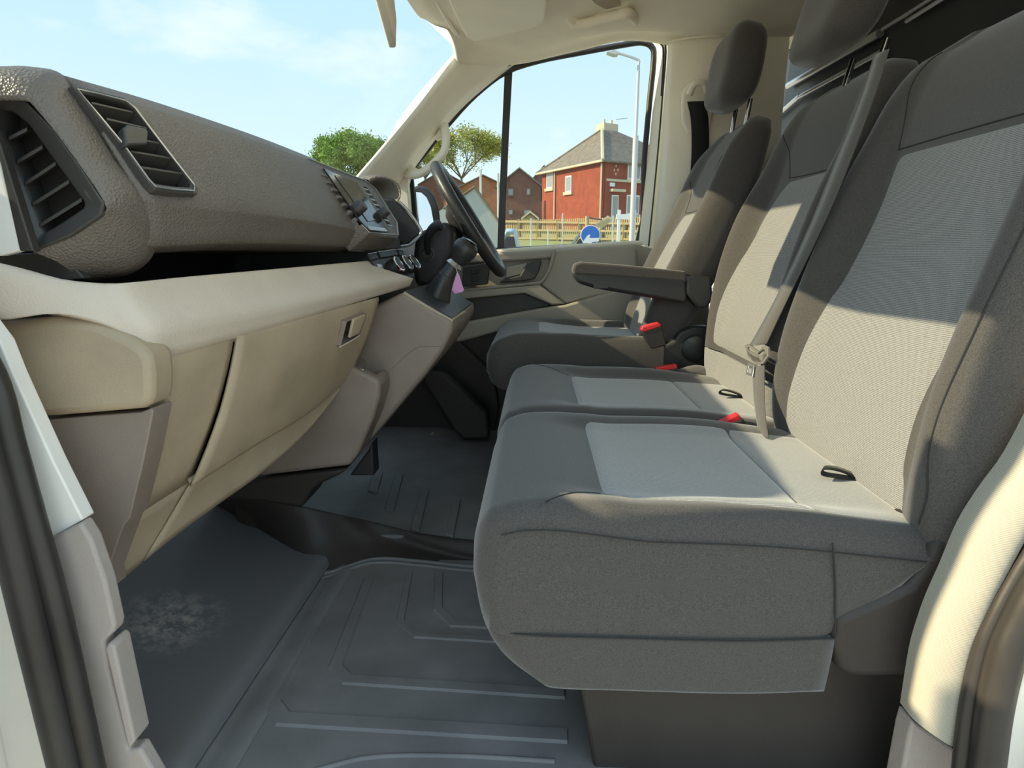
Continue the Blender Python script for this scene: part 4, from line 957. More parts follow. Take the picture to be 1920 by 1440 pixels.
pc = Cush(0.675, 1.135, TOPT, BOTT, BOLT, INS, (0.60, 0.86))
o = pc.body('seat_cushion', xs, 'fab_dark', bench); o['label'] = 'outer cushion with worn dark side'
pc.insert('cushion_insert', [(0.08, 0.745), (0.10, 0.730), (0.2, 0.710), (0.29, 0.700), (0.36, 0.698), (0.48, 0.700)], [(0.08, 1.075), (0.10, 1.085), (0.3, 1.09), (0.48, 1.085)], 0.082, 0.349, 'fab_light_c', o)
pc.insert('cushion_rear_strip', [(0.29, 0.700), (0.36, 0.698), (0.48, 0.700)], [(0.30, 1.09), (0.48, 1.085)], 0.341, 0.478, 'fab_light_c', o, 0.008)
pc.line('seam', [(0.083, 0.738), (0.055, 0.726), (0.03, 0.708), (0.012, 0.690)], o)
mc = Cush(1.138, 1.64, TOPT, BOTT, BOLT, INS, (0.60, 0.86))
o2 = mc.body('seat_cushion', xs, 'fab_dark', bench)
mc.insert('cushion_insert', [(0.08, 1.185), (0.10, 1.175), (0.3, 1.168), (0.48, 1.168)], [(0.08, 1.52), (0.10, 1.535), (0.3, 1.55), (0.48, 1.55)], 0.082, 0.349, 'fab_light_c', o2)
mc.insert('cushion_rear_strip', [(0.30, 1.168), (0.48, 1.168)], [(0.30, 1.55), (0.48, 1.55)], 0.341, 0.478, 'fab_light_c', o2, 0.008)
mc.line('seam', [(0.083, 1.53), (0.05, 1.56), (0.01, 1.60), (-0.02, 1.635)], o2)
# side top seam of the near cushion
tube('seam', [V((x, 0.6725 - 0.002, pc.fz(x, 0.675) - 0.026)) for x in xrange(-0.04, 0.46, 20)], 0.0010, 'seam', o, n=6, smooth_path=1)
# hanging skirt below the lower seam, wrapping round the front
def skirt_rows():
    rows = []
    for k, (dz, fx, iy) in enumerate([(0.0, 0.0, 0.0), (0.25, 0.006, 0.001), (0.55, 0.022, 0.004), (0.8, 0.045, 0.007), (1.0, 0.07, 0.010)]):
        z = 0.240 - 0.082 * dz
        row = [V((0.362, 0.672 + iy, z + 0.006)), V((0.25, 0.671 + iy, z)), V((0.10, 0.671 + iy, z)), V((0.0 + fx * 0.4, 0.672 + iy, z)),
               V((-0.045 + fx * 0.8, 0.682 + iy, z)), V((-0.066 + fx, 0.715, z)), V((-0.070 + fx, 0.80, z)), V((-0.070 + fx, 1.135, z)), V((-0.070 + fx, 1.50, z)),
               V((-0.066 + fx, 1.60, z)), V((-0.04 + fx * 0.8, 1.636, z)), V((0.2, 1.64, z))]
        rows.append(row)
    return rows
loft('skirt', skirt_rows(), 'fab_dark', bench, n=6, m=4, solid=0.008)
tube('seam', [v + V((0, -0.0005, 0)) for v in skirt_rows()[0][:9]], 0.0010, 'seam', bench, n=6, smooth_path=6)
# vertical fold of the front cover on the side
tube('seam', [V((0.345, 0.6705, 0.37)), V((0.352, 0.668, 0.32)), V((0.360, 0.668, 0.25))], 0.0011, 'seam', bench, n=6)

# backrests
P_NEAR = [(-0.03, 0.672), (0.04, 0.664), (0.15, 0.668), (0.30, 0.668), (0.45, 0.676), (0.56, 0.70), (0.64, 0.735), (0.685, 0.80), (0.70, 0.86)]
P_FAR = [(-0.03, 1.150), (0.04, 1.178), (0.15, 1.195), (0.30, 1.195), (0.45, 1.188), (0.56, 1.178), (0.64, 1.165), (0.685, 1.135), (0.70, 1.09)]
P_BOL = [(-0.03, 0.012), (0.08, 0.034), (0.3, 0.046), (0.45, 0.040), (0.56, 0.022), (0.70, 0.006)]
P_FR = [(-0.03, 0.004), (0.05, 0.010), (0.18, 0.014), (0.35, 0.004), (0.52, 0.0), (0.60, -0.002), (0.66, -0.016), (0.70, -0.05)]
P_TH = [(-0.03, 0.09), (0.3, 0.11), (0.5, 0.10), (0.64, 0.085), (0.70, 0.075)]
pb = Back((0.475, 0, 0.36), 12.8, P_NEAR, P_FAR, P_BOL, P_FR, P_TH, (0.60, 0.84))
ob = pb.body('backrest', -0.03, 0.70, 'fab_dark', bench); ob['label'] = 'outer backrest, lit below the visor shadow'
pb.insert('backrest_insert', [(-0.02, 0.715), (0.02, 0.745), (0.07, 0.772), (0.15, 0.778), (0.29, 0.755), (0.40, 0.745), (0.52, 0.745)],
          [(-0.02, 1.085), (0.03, 1.115), (0.12, 1.125), (0.22, 1.12), (0.34, 1.098), (0.43, 1.082), (0.52, 1.085)], -0.01, 0.515, 'fab_light', ob)
pb.line('seam', [(1.085, 0.515), (1.095, 0.57), (1.11, 0.63), (1.10, 0.675)], ob)
pb.line('seam', [(0.745, 0.515), (0.74, 0.57), (0.76, 0.65)], ob)
pb.line('seam', [(0.745, 0.516), (0.85, 0.517), (0.98, 0.517), (1.085, 0.516)], ob, 0.0, 0.0012)
pb.line('seam', [(0.690, 0.02), (0.684, 0.06), (0.694, 0.13), (0.690, 0.25), (0.69, 0.4), (0.70, 0.52)], ob)
MNEAR = [(-0.03, 1.215), (0.04, 1.205), (0.15, 1.20), (0.45, 1.205), (0.60, 1.215), (0.66, 1.225), (0.70, 1.245), (0.725, 1.28), (0.735, 1.32)]
MFAR = [(-0.03, 1.655), (0.04, 1.675), (0.15, 1.70), (0.30, 1.735), (0.42, 1.735), (0.52, 1.70), (0.62, 1.68), (0.68, 1.655), (0.72, 1.62), (0.735, 1.57)]
M_BOL = [(-0.03, 0.012), (0.08, 0.030), (0.3, 0.046), (0.45, 0.042), (0.58, 0.020), (0.735, 0.004)]
M_FR = [(-0.03, 0.004), (0.05, 0.010), (0.18, 0.014), (0.35, 0.006), (0.52, 0.0), (0.64, -0.002), (0.70, -0.014), (0.735, -0.045)]
M_TH = [(-0.03, 0.09), (0.3, 0.11), (0.5, 0.10), (0.66, 0.085), (0.735, 0.075)]
mb = Back((0.475, 0, 0.36), 12.8, MNEAR, MFAR, M_BOL, M_FR, M_TH, (0.58, 0.84))
om = mb.body('backrest', 0.085, 0.735, 'fab_dark', bench); om['label'] = 'centre backrest with fold-down lower section'
MI_N = [(-0.03, 1.29), (0.1, 1.275), (0.3, 1.27), (0.45, 1.285), (0.53, 1.30)]
MI_F = [(-0.03, 1.61), (0.08, 1.63), (0.22, 1.655), (0.32, 1.655), (0.42, 1.625), (0.48, 1.575), (0.52, 1.53), (0.53, 1.52)]
mb.insert('backrest_insert', MI_N, MI_F, 0.088, 0.520, 'fab_light', om)
lowb = mb.body('backrest_lower_section', -0.03, 0.082, 'fab_light', bench, 12)
mb.line('seam', [(1.53, 0.52), (1.58, 0.58), (1.635, 0.635)], om)
mb.line('seam', [(1.53, 0.522), (1.45, 0.518), (1.36, 0.516), (1.29, 0.516)], om, 0.0, 0.0012)

# headrests
def headrest(c, up, nrm, w, h, th, mat, parent, name='headrest', po=0.0):
    """rounded pillow; c centre, up along the posts, nrm to the windscreen"""
    c = V(c); up = V(up).normalized(); nrm = V(nrm).normalized()
    rows = []
    for k in range(15):
        t = -1 + 2 * k / 14
        q = math.copysign(abs(t) ** 0.8, t)
        hw = w / 2 * (1 - abs(q) ** 5) ** 0.30 * (0.90 + 0.10 * (1 - abs(q)))
        hd = th / 2 * (1 - abs(q) ** 4) ** 0.35
        row = []
        for j in range(28):
            a = 2 * math.pi * j / 28; ca, sa = math.cos(a), math.sin(a)
            X = math.copysign(abs(ca) ** 0.55, ca) * hw; D = math.copysign(abs(sa) ** 0.6, sa) * hd
            D += 0.012 * (1 - (X / (w / 2)) ** 2) * (-1 if D > 0 else 0) + 0.02 * t * t * (1 if t < 0 else -0.3)
            row.append(c + up * (h / 2 * q) + nrm * D + V((0, X, 0)))
        rows.append(row)
    nc = 28; verts = [v for r_ in rows for v in r_]
    faces = gridfaces(15, nc, True); faces.append(tuple(range(nc - 1, -1, -1))); faces.append(tuple(14 * nc + j for j in range(nc)))
    o = mesh_obj(name, verts, faces, mat, parent)
    for s in (-1, 1):
        tube('headrest_post', [c - up * (h / 2 - 0.02) + V((po, s * w * 0.24, 0)), c - up * (h / 2 + 0.075) + V((po, s * w * 0.24, 0))], 0.0065, 'chrome', o, n=12, smooth_path=1)
    return o
hm = mb.pt(1.43, 0.92, -0.02)
headrest((0.605, 1.39, 1.185), mb.es, mb.n, 0.27, 0.21, 0.11, 'fab_dark', bench, po=0.085)
hp = pb.pt(0.93, 0.90, -0.02)
headrest(hp, pb.es, pb.n, 0.27, 0.21, 0.11, 'fab_dark', bench)
# fabric pull loops
def pull_loop(y, x, parent):
    pts = [V((x + 0.045, y + 0.012, 0.372)), V((x + 0.01, y + 0.006, 0.388)), V((x - 0.018, y - 0.002, 0.394)), V((x - 0.022, y - 0.006, 0.386)), V((x + 0.0, y - 0.004, 0.381)), V((x + 0.04, y + 0.01, 0.372))]
    path = spline(pts, 6); wv = V((0.01, 0.016, 0.0))
    verts = [q + wv * k for q in path for k in (-0.5, 0.5)]
    return mesh_obj('pull_loop', verts, gridfaces(len(path), 2, False), 'belt_dark', parent, solid=0.0012)
pull_loop(0.865, 0.438, bench); pull_loop(1.38, 0.440, bench)
# buckles
def buckle(c, rot, parent, h=0.05):
    b = box('buckle', c, (0.062, 0.024, h), 'dash_black', parent, 0.004, rot)
    t = V(c) + rot @ V((0, 0, h / 2 + 0.004)); box('release_button', t, (0.056, 0.019, 0.013), 'red', b, 0.003, rot)
    return b
RB = Matrix.Rotation(math.radians(-28), 3, 'Y')
buckle((0.372, 1.142, 0.362), RB, bench, 0.04)
buckle((0.352, 1.635, 0.372), Matrix.Rotation(math.radians(-10), 3, 'Y'), bench, 0.04)
# stub of webbing beside the far buckle
tube('belt_anchor', [V((0.375, 1.66, 0.365)), V((0.43, 1.65, 0.385)), V((0.47, 1.64, 0.375))], (0.016), 'belt', bench, n=8, smooth_path=4, flat_=(0, 0, 1))
# pedestal and side covers
slab('seat_pedestal', [V((0.055, 0.735, 0.165)), V((0.085, 0.725, -0.005)), V((0.60, 0.725, -0.005)), V((0.60, 0.735, 0.25)), V((0.34, 0.735, 0.25))], (0, 0.86, 0), 'dark_low', bench, 0.006)
sc = [(1561, 1162), (1590, 1146), (1650, 1122), (1705, 1096), (1742, 1052), (1756, 1012), (1800, 1012), (1900, 960), (1940, 1100), (1900, 1260), (1745, 1272), (1620, 1275), (1590, 1272), (1574, 1258), (1562, 1210)]
slab('side_cover', [p(u, v, 0.668) for u, v in sc], (0.0, 0.10, 0.0), 'dark_low', bench, 0.012)
box('backrest_hinge', (0.53, 0.72, 0.36), (0.10, 0.10, 0.16), 'dark_low', bench, 0.01)

# ---- driver seat
drv = thing('driver_seat', 'dark grey cloth driver seat with fold-down armrest behind the steering wheel', 'seat', (0.15, 1.98, 0))
DTOP = [(-0.145, 0.405), (-0.135, 0.430), (-0.11, 0.452), (-0.06, 0.468), (0.0, 0.466), (0.06, 0.455), (0.15, 0.445), (0.30, 0.44), (0.40, 0.44)]
DBOT = [(-0.145, 0.36), (-0.13, 0.33), (-0.10, 0.31), (0.4, 0.30)]
DINS = [(-0.145, 0.03), (-0.135, 0.015), (-0.12, 0.005), (-0.1, 0.0), (0.4, 0.0)]
DBOL = [(-0.145, 0.0), (-0.02, 0.004), (0.10, 0.020), (0.4, 0.022)]
dc = Cush(1.73, 2.21, DTOP, DBOT, DBOL, DINS, (0.55, 0.82))
oc = dc.body('seat_cushion', xrange(-0.145, -0.10, 8) + xrange(-0.09, 0.36, 26), 'fab_dark', drv)
dc.insert('cushion_insert', [(0.0, 1.84), (0.03, 1.82), (0.36, 1.81)], [(0.0, 2.10), (0.03, 2.12), (0.36, 2.13)], 0.0, 0.34, 'fab_light_c', oc)
tube('seam', [V((x, 1.7285, dc.fz(x, 1.73) - 0.04)) for x in xrange(-0.11, 0.30, 12)], 0.0010, 'seam', oc, n=6, smooth_path=1)
D_NEAR = [(-0.05, 1.78), (0.1, 1.755), (0.3, 1.74), (0.45, 1.74), (0.58, 1.75), (0.66, 1.775), (0.70, 1.82), (0.715, 1.87)]
D_FAR = [(-0.05, 2.16), (0.1, 2.185), (0.3, 2.195), (0.45, 2.19), (0.58, 2.175), (0.66, 2.13), (0.70, 2.08), (0.715, 2.03)]
D_BOL = [(-0.05, 0.006), (0.08, 0.018), (0.3, 0.024), (0.45, 0.022), (0.58, 0.020), (0.715, 0.004)]
D_FR = [(-0.05, 0.0), (0.08, 0.012), (0.2, 0.012), (0.4, 0.0), (0.60, -0.002), (0.68, -0.018), (0.715, -0.045)]
D_TH = [(-0.05, 0.08), (0.3, 0.10), (0.5, 0.09), (0.715, 0.07)]
db = Back((0.312, 0, 0.43), 22, D_NEAR, D_FAR, D_BOL, D_FR, D_TH, (0.50, 0.82))
od = db.body('backrest', -0.05, 0.715, 'fab_dark', drv)
db.insert('backrest_insert', [(-0.03, 1.825), (0.2, 1.81), (0.34, 1.815), (0.42, 1.85)], [(-0.03, 2.06), (0.2, 2.08), (0.34, 2.075), (0.42, 2.04)], -0.02, 0.42, 'fab_light', od)
db.line('seam', [(2.04, 0.42), (2.07, 0.47), (2.12, 0.53)], od)
db.line('seam', [(1.85, 0.42), (1.82, 0.48), (1.79, 0.56)], od)
db.line('seam', [(2.04, 0.422), (1.96, 0.418), (1.85, 0.422)], od, 0.0, 0.0012)
hd = db.pt(1.975, 0.80, -0.015)
headrest((0.565, 1.955, 1.215), db.es * 0.45 + V((0, 0, 1)), V((-1, 0, 0.25)), 0.27, 0.225, 0.12, 'fab_dark', drv, po=0.045)
# armrest
ar = [(1077, 499), (1090, 494), (1140, 497), (1285, 511), (1288, 531), (1180, 522), (1080, 515)]
Ya = 1.70
arm = slab('armrest', [p(u, v, Ya) for u, v in [(1076, 503), (1080, 496), (1092, 493), (1180, 500), (1286, 511), (1290, 560), (1286, 570), (1180, 552), (1115, 541), (1083, 531), (1077, 520)]], (0, 0.075, 0), 'dash_black', drv, 0.010)
slab('armrest_pad', [p(u, v, Ya - 0.004) for u, v in [(1074, 506), (1078, 495), (1091, 491), (1180, 498), (1287, 509), (1287, 529), (1180, 521), (1082, 515), (1075, 512)]], (0, 0.083, 0), 'fab_dark', arm, 0.006)
slab('armrest_pivot', [p(u, v, Ya - 0.003) for u, v in [(1284, 514), (1334, 519), (1338, 560), (1325, 580), (1310, 578), (1288, 552)]], (0, 0.08, 0), 'dash_black', drv, 0.008)
box('latch_button', p(1127, 537, Ya - 0.001), (0.04, 0.004, 0.012), 'dash_black', arm, 0.001)
# seat frame cover, recliner knob, buckle
fc = [(1195, 672), (1262, 640), (1275, 622), (1300, 612), (1330, 612), (1345, 700), (1330, 760), (1180, 760), (1050, 715), (1060, 700), (1130, 692)]
slab('seat_side_cover', [p(u, v, 1.735) for u, v in fc], (0, 0.05, 0), 'dash_black', drv, 0.008)
lathe('recline_wheel', p(1300, 652, 1.742), (0, 1, 0), [(-0.022, 0.030), (-0.018, 0.036), (0.0, 0.038), (0.01, 0.038)], 'dash_black', drv)
bk = slab('buckle', [p(u, v, 1.69) for u, v in [(1203, 622), (1207, 618), (1240, 608), (1247, 634), (1250, 648), (1222, 655), (1212, 640)]], (0, 0.03, 0), 'dark_low', drv, 0.004)
slab('release_button', [p(u, v, 1.688) for u, v in [(1202, 620), (1205, 613), (1235, 605), (1241, 609), (1238, 613), (1208, 623)]], (0, 0.03, 0), 'red', bk, 0.003)
box('seat_base', (0.13, 1.97, 0.16), (0.40, 0.42, 0.31), 'dark_low', drv, 0.01)
# ================================================================== OUTSIDE
M['tarmac'] = plastic('pale_concrete', (0.50, 0.465, 0.41), 0.9, 4, 0.3, 0.15, 0.01, 0.2, 'noise')
M['grass'] = brickmat('dry_grass', (0.16, 0.20, 0.05), (0.42, 0.40, 0.16), None, 6)
M['brick_red'] = brickmat('red_brick', (0.22, 0.042, 0.020), (0.38, 0.085, 0.040), None, 2.2)
M['brick_org'] = brickmat('orange_brick', (0.30, 0.10, 0.04), (0.44, 0.18, 0.08), None, 2.2)
M['brick_brn'] = brickmat('brown_brick', (0.15, 0.065, 0.043), (0.25, 0.12, 0.08), None, 2.2)
M['roof'] = brickmat('weathered_roof_tiles', (0.13, 0.105, 0.085), (0.27, 0.235, 0.19), None, 3.5)
M['stone'] = flat('pale_stone', (0.62, 0.54, 0.40), 0.8)
M['upvc'] = flat('white_window_frame', (0.82, 0.82, 0.80), 0.4)
M['pane'] = flat('window_pane', (0.30, 0.33, 0.35), 0.08)
M['wood'] = brickmat('weathered_fence_wood', (0.34, 0.27, 0.13), (0.52, 0.43, 0.24), None, 20)
M['bark'] = brickmat('bark', (0.12, 0.09, 0.05), (0.22, 0.17, 0.10), None, 8)
M['leaf'] = brickmat('spring_leaf', (0.28, 0.30, 0.04), (0.54, 0.52, 0.13), None, 1.2)
M['leaf2'] = brickmat('green_leaf', (0.16, 0.27, 0.05), (0.32, 0.44, 0.11), None, 1.2)
M['galv'] = flat('galvanised_steel', (0.55, 0.56, 0.56), 0.5, 0.2)
M['blue'] = flat('sign_blue', (0.01, 0.13, 0.50), 0.4)
M['carblue'] = flat('pale_blue_paint', (0.36, 0.50, 0.56), 0.3)
M['cardark'] = flat('dark_blue_paint', (0.05, 0.08, 0.12), 0.25)
M['carwhite'] = flat('white_car_paint', (0.75, 0.76, 0.76), 0.3)
M['render_grey'] = flat('grey_sheet', (0.45, 0.47, 0.46), 0.7)
# ground climbs away from the road
prof = [(-90, -0.62), (14, -0.62), (18, -0.2), (24, 0.75), (30, 1.15), (40, 1.9), (52, 2.5), (90, 2.9), (400, 3.2)]
vs = []
for y, z in prof:
    for x in (-300, -40, 0, 40, 300): vs.append((x, y, z))
gnd = mesh_obj('ground', vs, gridfaces(len(prof), 5, False), 'tarmac')
for f in gnd.data.polygons:
    pass
gnd.data.materials.append(M['grass'])
for f in gnd.data.polygons:
    if f.center.y > 19: f.material_index = 1
struct(gnd, 'pale paved ground around the van rising to a grass bank', 'ground')
def gz(y): return lut(prof, y)

def wall_box(name, a, b, c, z0, z1, mat, parent):
    """walls on the parallelogram a, a+(b-a), +(c-a)"""
    q = [a, b, b + (c - a), c]
    vs = [V((w.x, w.y, z0)) for w in q] + [V((w.x, w.y, z1)) for w in q]
    return mesh_obj(name, vs, [(0, 1, 5, 4), (1, 2, 6, 5), (2, 3, 7, 6), (3, 0, 4, 7), (4, 5, 6, 7)], mat, parent, smooth=False)
def win_on(a, d, s0, s1, z0, z1, parent, nrm, sill=True, mull=1, name='window'):
    """window on the wall starting at a along unit d"""
    A, B = a + d * s0, a + d * s1
    f = slab(name, [V((A.x, A.y, z0)), V((B.x, B.y, z0)), V((B.x, B.y, z1)), V((A.x, A.y, z1))], nrm * 0.06, 'upvc', parent, 0.0)
    w = (s1 - s0); pw = w / (mull + 1)
    for k in range(mull + 1):
        P0, P1 = a + d * (s0 + pw * k + 0.08), a + d * (s0 + pw * (k + 1) - 0.08)
        slab('pane', [V((P0.x, P0.y, z0 + 0.1)) + nrm * 0.07, V((P1.x, P1.y, z0 + 0.1)) + nrm * 0.07, V((P1.x, P1.y, z1 - 0.1)) + nrm * 0.07, V((P0.x, P0.y, z1 - 0.1)) + nrm * 0.07], nrm * 0.01, 'pane', f, 0.0)
    if sill:
        C0, C1 = a + d * (s0 - 0.15), a + d * (s1 + 0.15)
        slab('window_sill', [V((C0.x, C0.y, z0 - 0.22)), V((C1.x, C1.y, z0 - 0.22)), V((C1.x, C1.y, z0)), V((C0.x, C0.y, z0))], nrm * 0.14, 'stone', f, 0.0)
    return f
# ---- red brick house with hipped roof
HY = 45.0
hc = p(1132, 300, HY); eave = hc.z
dl = V((-0.525, 0.851, 0)); dr = V((0.851, 0.525, 0))
W_, D_ = 8.0, 9.2
hz = gz(48) - 0.4
house = thing('house', 'red brick two-storey house with hipped tiled roof and chimney behind the fence', 'house', (hc.x, hc.y, hz))
A = V((hc.x, hc.y, 0)); B = A + dl * W_; Cc = A + dr * D_
wl = wall_box('wall', A, B, Cc, hz, eave, 'brick_red', house); wl['label'] = 'red brick walls'
nl, nr = V((-0.851, -0.525, 0)), V((0.525, -0.851, 0))
# roof
ov = 0.35
q = [A - dl * ov - dr * ov, B + dl * ov - dr * ov, B + dl * ov + dr * (D_ + ov), A - dl * ov + dr * (D_ + ov)]
apx = p(1129, 243, HY + 4.0); apx2 = apx + dr * 1.4
rv = [V((w.x, w.y, eave - 0.05)) for w in q] + [apx, apx2]
roof = mesh_obj('roof', rv, [(0, 1, 4), (0, 4, 5, 3), (3, 5, 2), (1, 2, 5, 4), (3, 2, 1, 0)], 'roof', house, smooth=False)
tube('ridge_tile', [rv[0], rv[4]], 0.12, 'stone', roof, n=6, smooth_path=1); tube('ridge_tile', [rv[1], rv[4]], 0.10, 'roof', roof, n=6, smooth_path=1)
tube('gutter', [rv[0] + V((0, 0, -0.05)), rv[1] + V((0, 0, -0.05))], 0.09, 'stone', house, n=6, smooth_path=1)
tube('gutter', [rv[0] + V((0, 0, -0.05)), rv[3] + V((0, 0, -0.05))], 0.09, 'roof', house, n=6, smooth_path=1)
chm = p(1146, 246, HY + 5.0)
ch = wall_box('chimney', V((chm.x - 0.55, chm.y, 0)), V((chm.x - 0.55, chm.y, 0)) + dl * 1.0, V((chm.x - 0.55, chm.y, 0)) + dr * 1.35, chm.z - 1.4, chm.z + 0.62, 'stone', house)
for k in range(2): lathe('chimney_pot', V((chm.x - 0.5 + 0.6 * k, chm.y + 0.6 + 0.4 * k, chm.z + 0.62)), (0, 0, 1), [(0, 0.13), (0.35, 0.10)], 'stone', ch, 10)
tube('aerial', [V((chm.x + 0.3, chm.y + 0.6, chm.z + 0.6)), V((chm.x + 0.35, chm.y + 0.6, chm.z + 0.95)), V((chm.x + 1.3, chm.y + 0.9, chm.z + 1.1))], 0.03, 'galv', ch, n=5, smooth_path=1)
def zat(u, v, a, d, s): return None
def along(u, a, d):
    """distance along a wall where pixel column u meets it"""
    best, bs = 1e9, 0
    for k in range(400):
        s = k * 0.03; w = a + d * s; t = w - CAM; t.z = 0
        uu = 960 + FPX * (V((w.x, w.y, CAM.z + 3)) - CAM).dot(Rt) / (V((w.x, w.y, CAM.z + 3)) - CAM).dot(Fw)
        if abs(uu - u) < best: best, bs = abs(uu - u), s
    return bs
def zfor(v, a, d, s):
    w = a + d * s; return p(1000, v, w.y).z
for u0, u1, v0, v1 in ((1025, 1036, 323, 353), (1060, 1071, 330, 360)):
    s0, s1 = along(u1, A, dl), along(u0, A, dl); sm = (s0 + s1) / 2
    win_on(A, dl, s0, s1, zfor(v1, A, dl, sm), zfor(v0, A, dl, sm), house, nl, mull=0)
for u in (1041, 1128, 1022):
    s = along(u, A, dl); w = A + dl * s + nl * 0.1
    tube('downpipe', [V((w.x, w.y, hz)), V((w.x, w.y, eave - (0.2 if u != 1022 else 2.2)))], 0.06, 'stone' if u != 1022 else 'bark', house, n=6, smooth_path=1)
s0, s1 = along(1174, A, dr), along(1197, A, dr)
win_on(A, dr, s0, s1, zfor(337, A, dr, s0), zfor(307, A, dr, s0), house, nr, mull=1)
win_on(A, dr, s0, s1, zfor(402, A, dr, s0), zfor(366, A, dr, s0), house, nr, mull=1)
s0, s1 = along(1146, A, dr), along(1158, A, dr)
fd_ = win_on(A, dr, s0, s1, hz, zfor(366, A, dr, s0), house, nr, sill=False, mull=0, name='front_door')
def bandon(name, u0, u1, v0, v1, mat, prou=0.12):
    s0, s1 = along(u0, A, dr), along(u1, A, dr); P0, P1 = A + dr * s0, A + dr * s1; z0, z1 = zfor(v1, A, dr, s0), zfor(v0, A, dr, s0)
    return slab(name, [V((P0.x, P0.y, z0)), V((P1.x, P1.y, z0)), V((P1.x, P1.y, z1)), V((P0.x, P0.y, z1))], nr * prou, mat, house, 0.0)
bandon('string_course', 1134, 1215, 335.5, 340, 'stone'); bandon('door_hood', 1141, 1166, 355, 360, 'stone', 0.4); bandon('name_plaque', 1141, 1150, 343, 350, 'upvc', 0.08)
for u, v in ((1152, 312), (1152, 327), (1148.5, 319.5), (1155.5, 319.5)):
    bandon('brick_diamond', u - 1, u + 1, v - 2.2, v + 2.2, 'stone', 0.06)
bandon('corner_pilaster', 1132, 1139, 301, 425, 'brick_red', 0.08)

# ---- brown gabled house and its neighbours
def gable(name, label, u0, u1, va, ve, vb, y, depth, mat, lean=0.0, wins=(), roofmat='roof', skew=0.0):
    a, b = p(u0, ve, y), p(u1, ve, y + skew); z0 = gz(y) - 0.5; mid_ = (a + b) / 2; zt = p((u0 + u1) / 2, va, y).z
    z_e = (a.z + b.z) / 2
    ax = (V((b.x, b.y, 0)) - V((a.x, a.y, 0))).normalized(); dv = V((-ax.y, ax.x, 0)); 
    if dv.y < 0: dv = -dv
    dv = (dv + ax * lean).normalized()
    h = thing(name, label, 'house', (a.x, a.y, z0))
    f = [V((a.x, a.y, z0)), V((b.x, b.y, z0)), V((b.x, b.y, z_e)), V((mid_.x, mid_.y, zt)), V((a.x, a.y, z_e))]
    k = [v + dv * depth for v in f]
    mesh_obj('wall', f + k, [(0, 1, 2, 3, 4), (9, 8, 7, 6, 5), (0, 5, 6, 1), (1, 6, 7, 2), (4, 9, 5, 0)], mat, h, smooth=False)
    o_ = 0.3
    for e_, nm in ((f[4], 'L'), (f[2], 'R')):
        d = (e_ - f[3]).normalized(); e2 = e_ + d * o_; s_ = -dv * o_
        slab('roof', [f[3] + s_ + V((0, 0, 0.05)), e2 + s_ + V((0, 0, 0.05)), e2 + dv * (depth + o_) + V((0, 0, 0.05)), f[3] + dv * (depth + o_) + V((0, 0, 0.05))], (0, 0, 0.14), roofmat, h, 0.0)
    nrm = -dv
    for (wu0, wu1, wv0, wv1) in wins:
        P0, P1 = p(wu0, wv1, y - 0.02), p(wu1, wv0, y - 0.02)
        fr = slab('window', [V((P0.x, P0.y, P0.z)), V((P1.x, P0.y, P0.z)), V((P1.x, P0.y, P1.z)), V((P0.x, P0.y, P1.z))], (0, -0.08, 0), 'bark', h, 0.0)
        e_ = 0.12
        slab('pane', [V((P0.x + e_, P0.y - 0.09, P0.z + e_)), V((P1.x - e_, P0.y - 0.09, P0.z + e_)), V((P1.x - e_, P0.y - 0.09, P1.z - e_)), V((P0.x + e_, P0.y - 0.09, P1.z - e_))], (0, -0.01, 0), 'pane', fr, 0.0)
    return h
gable('house', 'brown brick gabled house between the red house and the window divider', 934, 1014, 318, 350, 420, 60, 16, 'brick_brn', 0, [(986, 996, 352, 367), (951, 964, 352, 369), (981, 997, 392, 404), (952, 963, 392, 404)])
gable('house', 'orange brick house with brown roof seen past the steering wheel', 860, 950, 330, 352, 430, 84, 14, 'brick_org', -0.3)
gable('house', 'low terrace with brown gable roofs beneath the bare tree', 786, 872, 321, 346, 430, 104, 12, 'brick_brn', -0.2)
gable('house', 'dark roofed house half hidden behind the red brick house', 1000, 1040, 312, 335, 420, 90, 10, 'brick_brn')
gable('shed', 'small pale garden shed behind the wooden fence', 984, 1004, 401, 409, 425, 42, 3, 'wood', 0, [], 'stone')['category'] = 'shed'
# sloping grey boards seen between wheel and divider
gb = thing('cabin', 'pale grey cabin with a sloping roof line in front of the orange house', 'cabin', p(900, 440, 24))
slab('side_sheet', [p(u, v, 24) for u, v in [(835, 388), (868, 366), (890, 352), (944, 428), (944, 470), (800, 470), (800, 412)]], (0, 2.0, 0), 'render_grey', gb, 0.0)
tube('verge_board', [p(890, 350, 23.95), p(946, 430, 23.95)], 0.05, 'bark', gb, n=6, smooth_path=1)
tube('verge_board', [p(890, 350, 23.95), p(832, 391, 23.95)], 0.05, 'bark', gb, n=6, smooth_path=1)

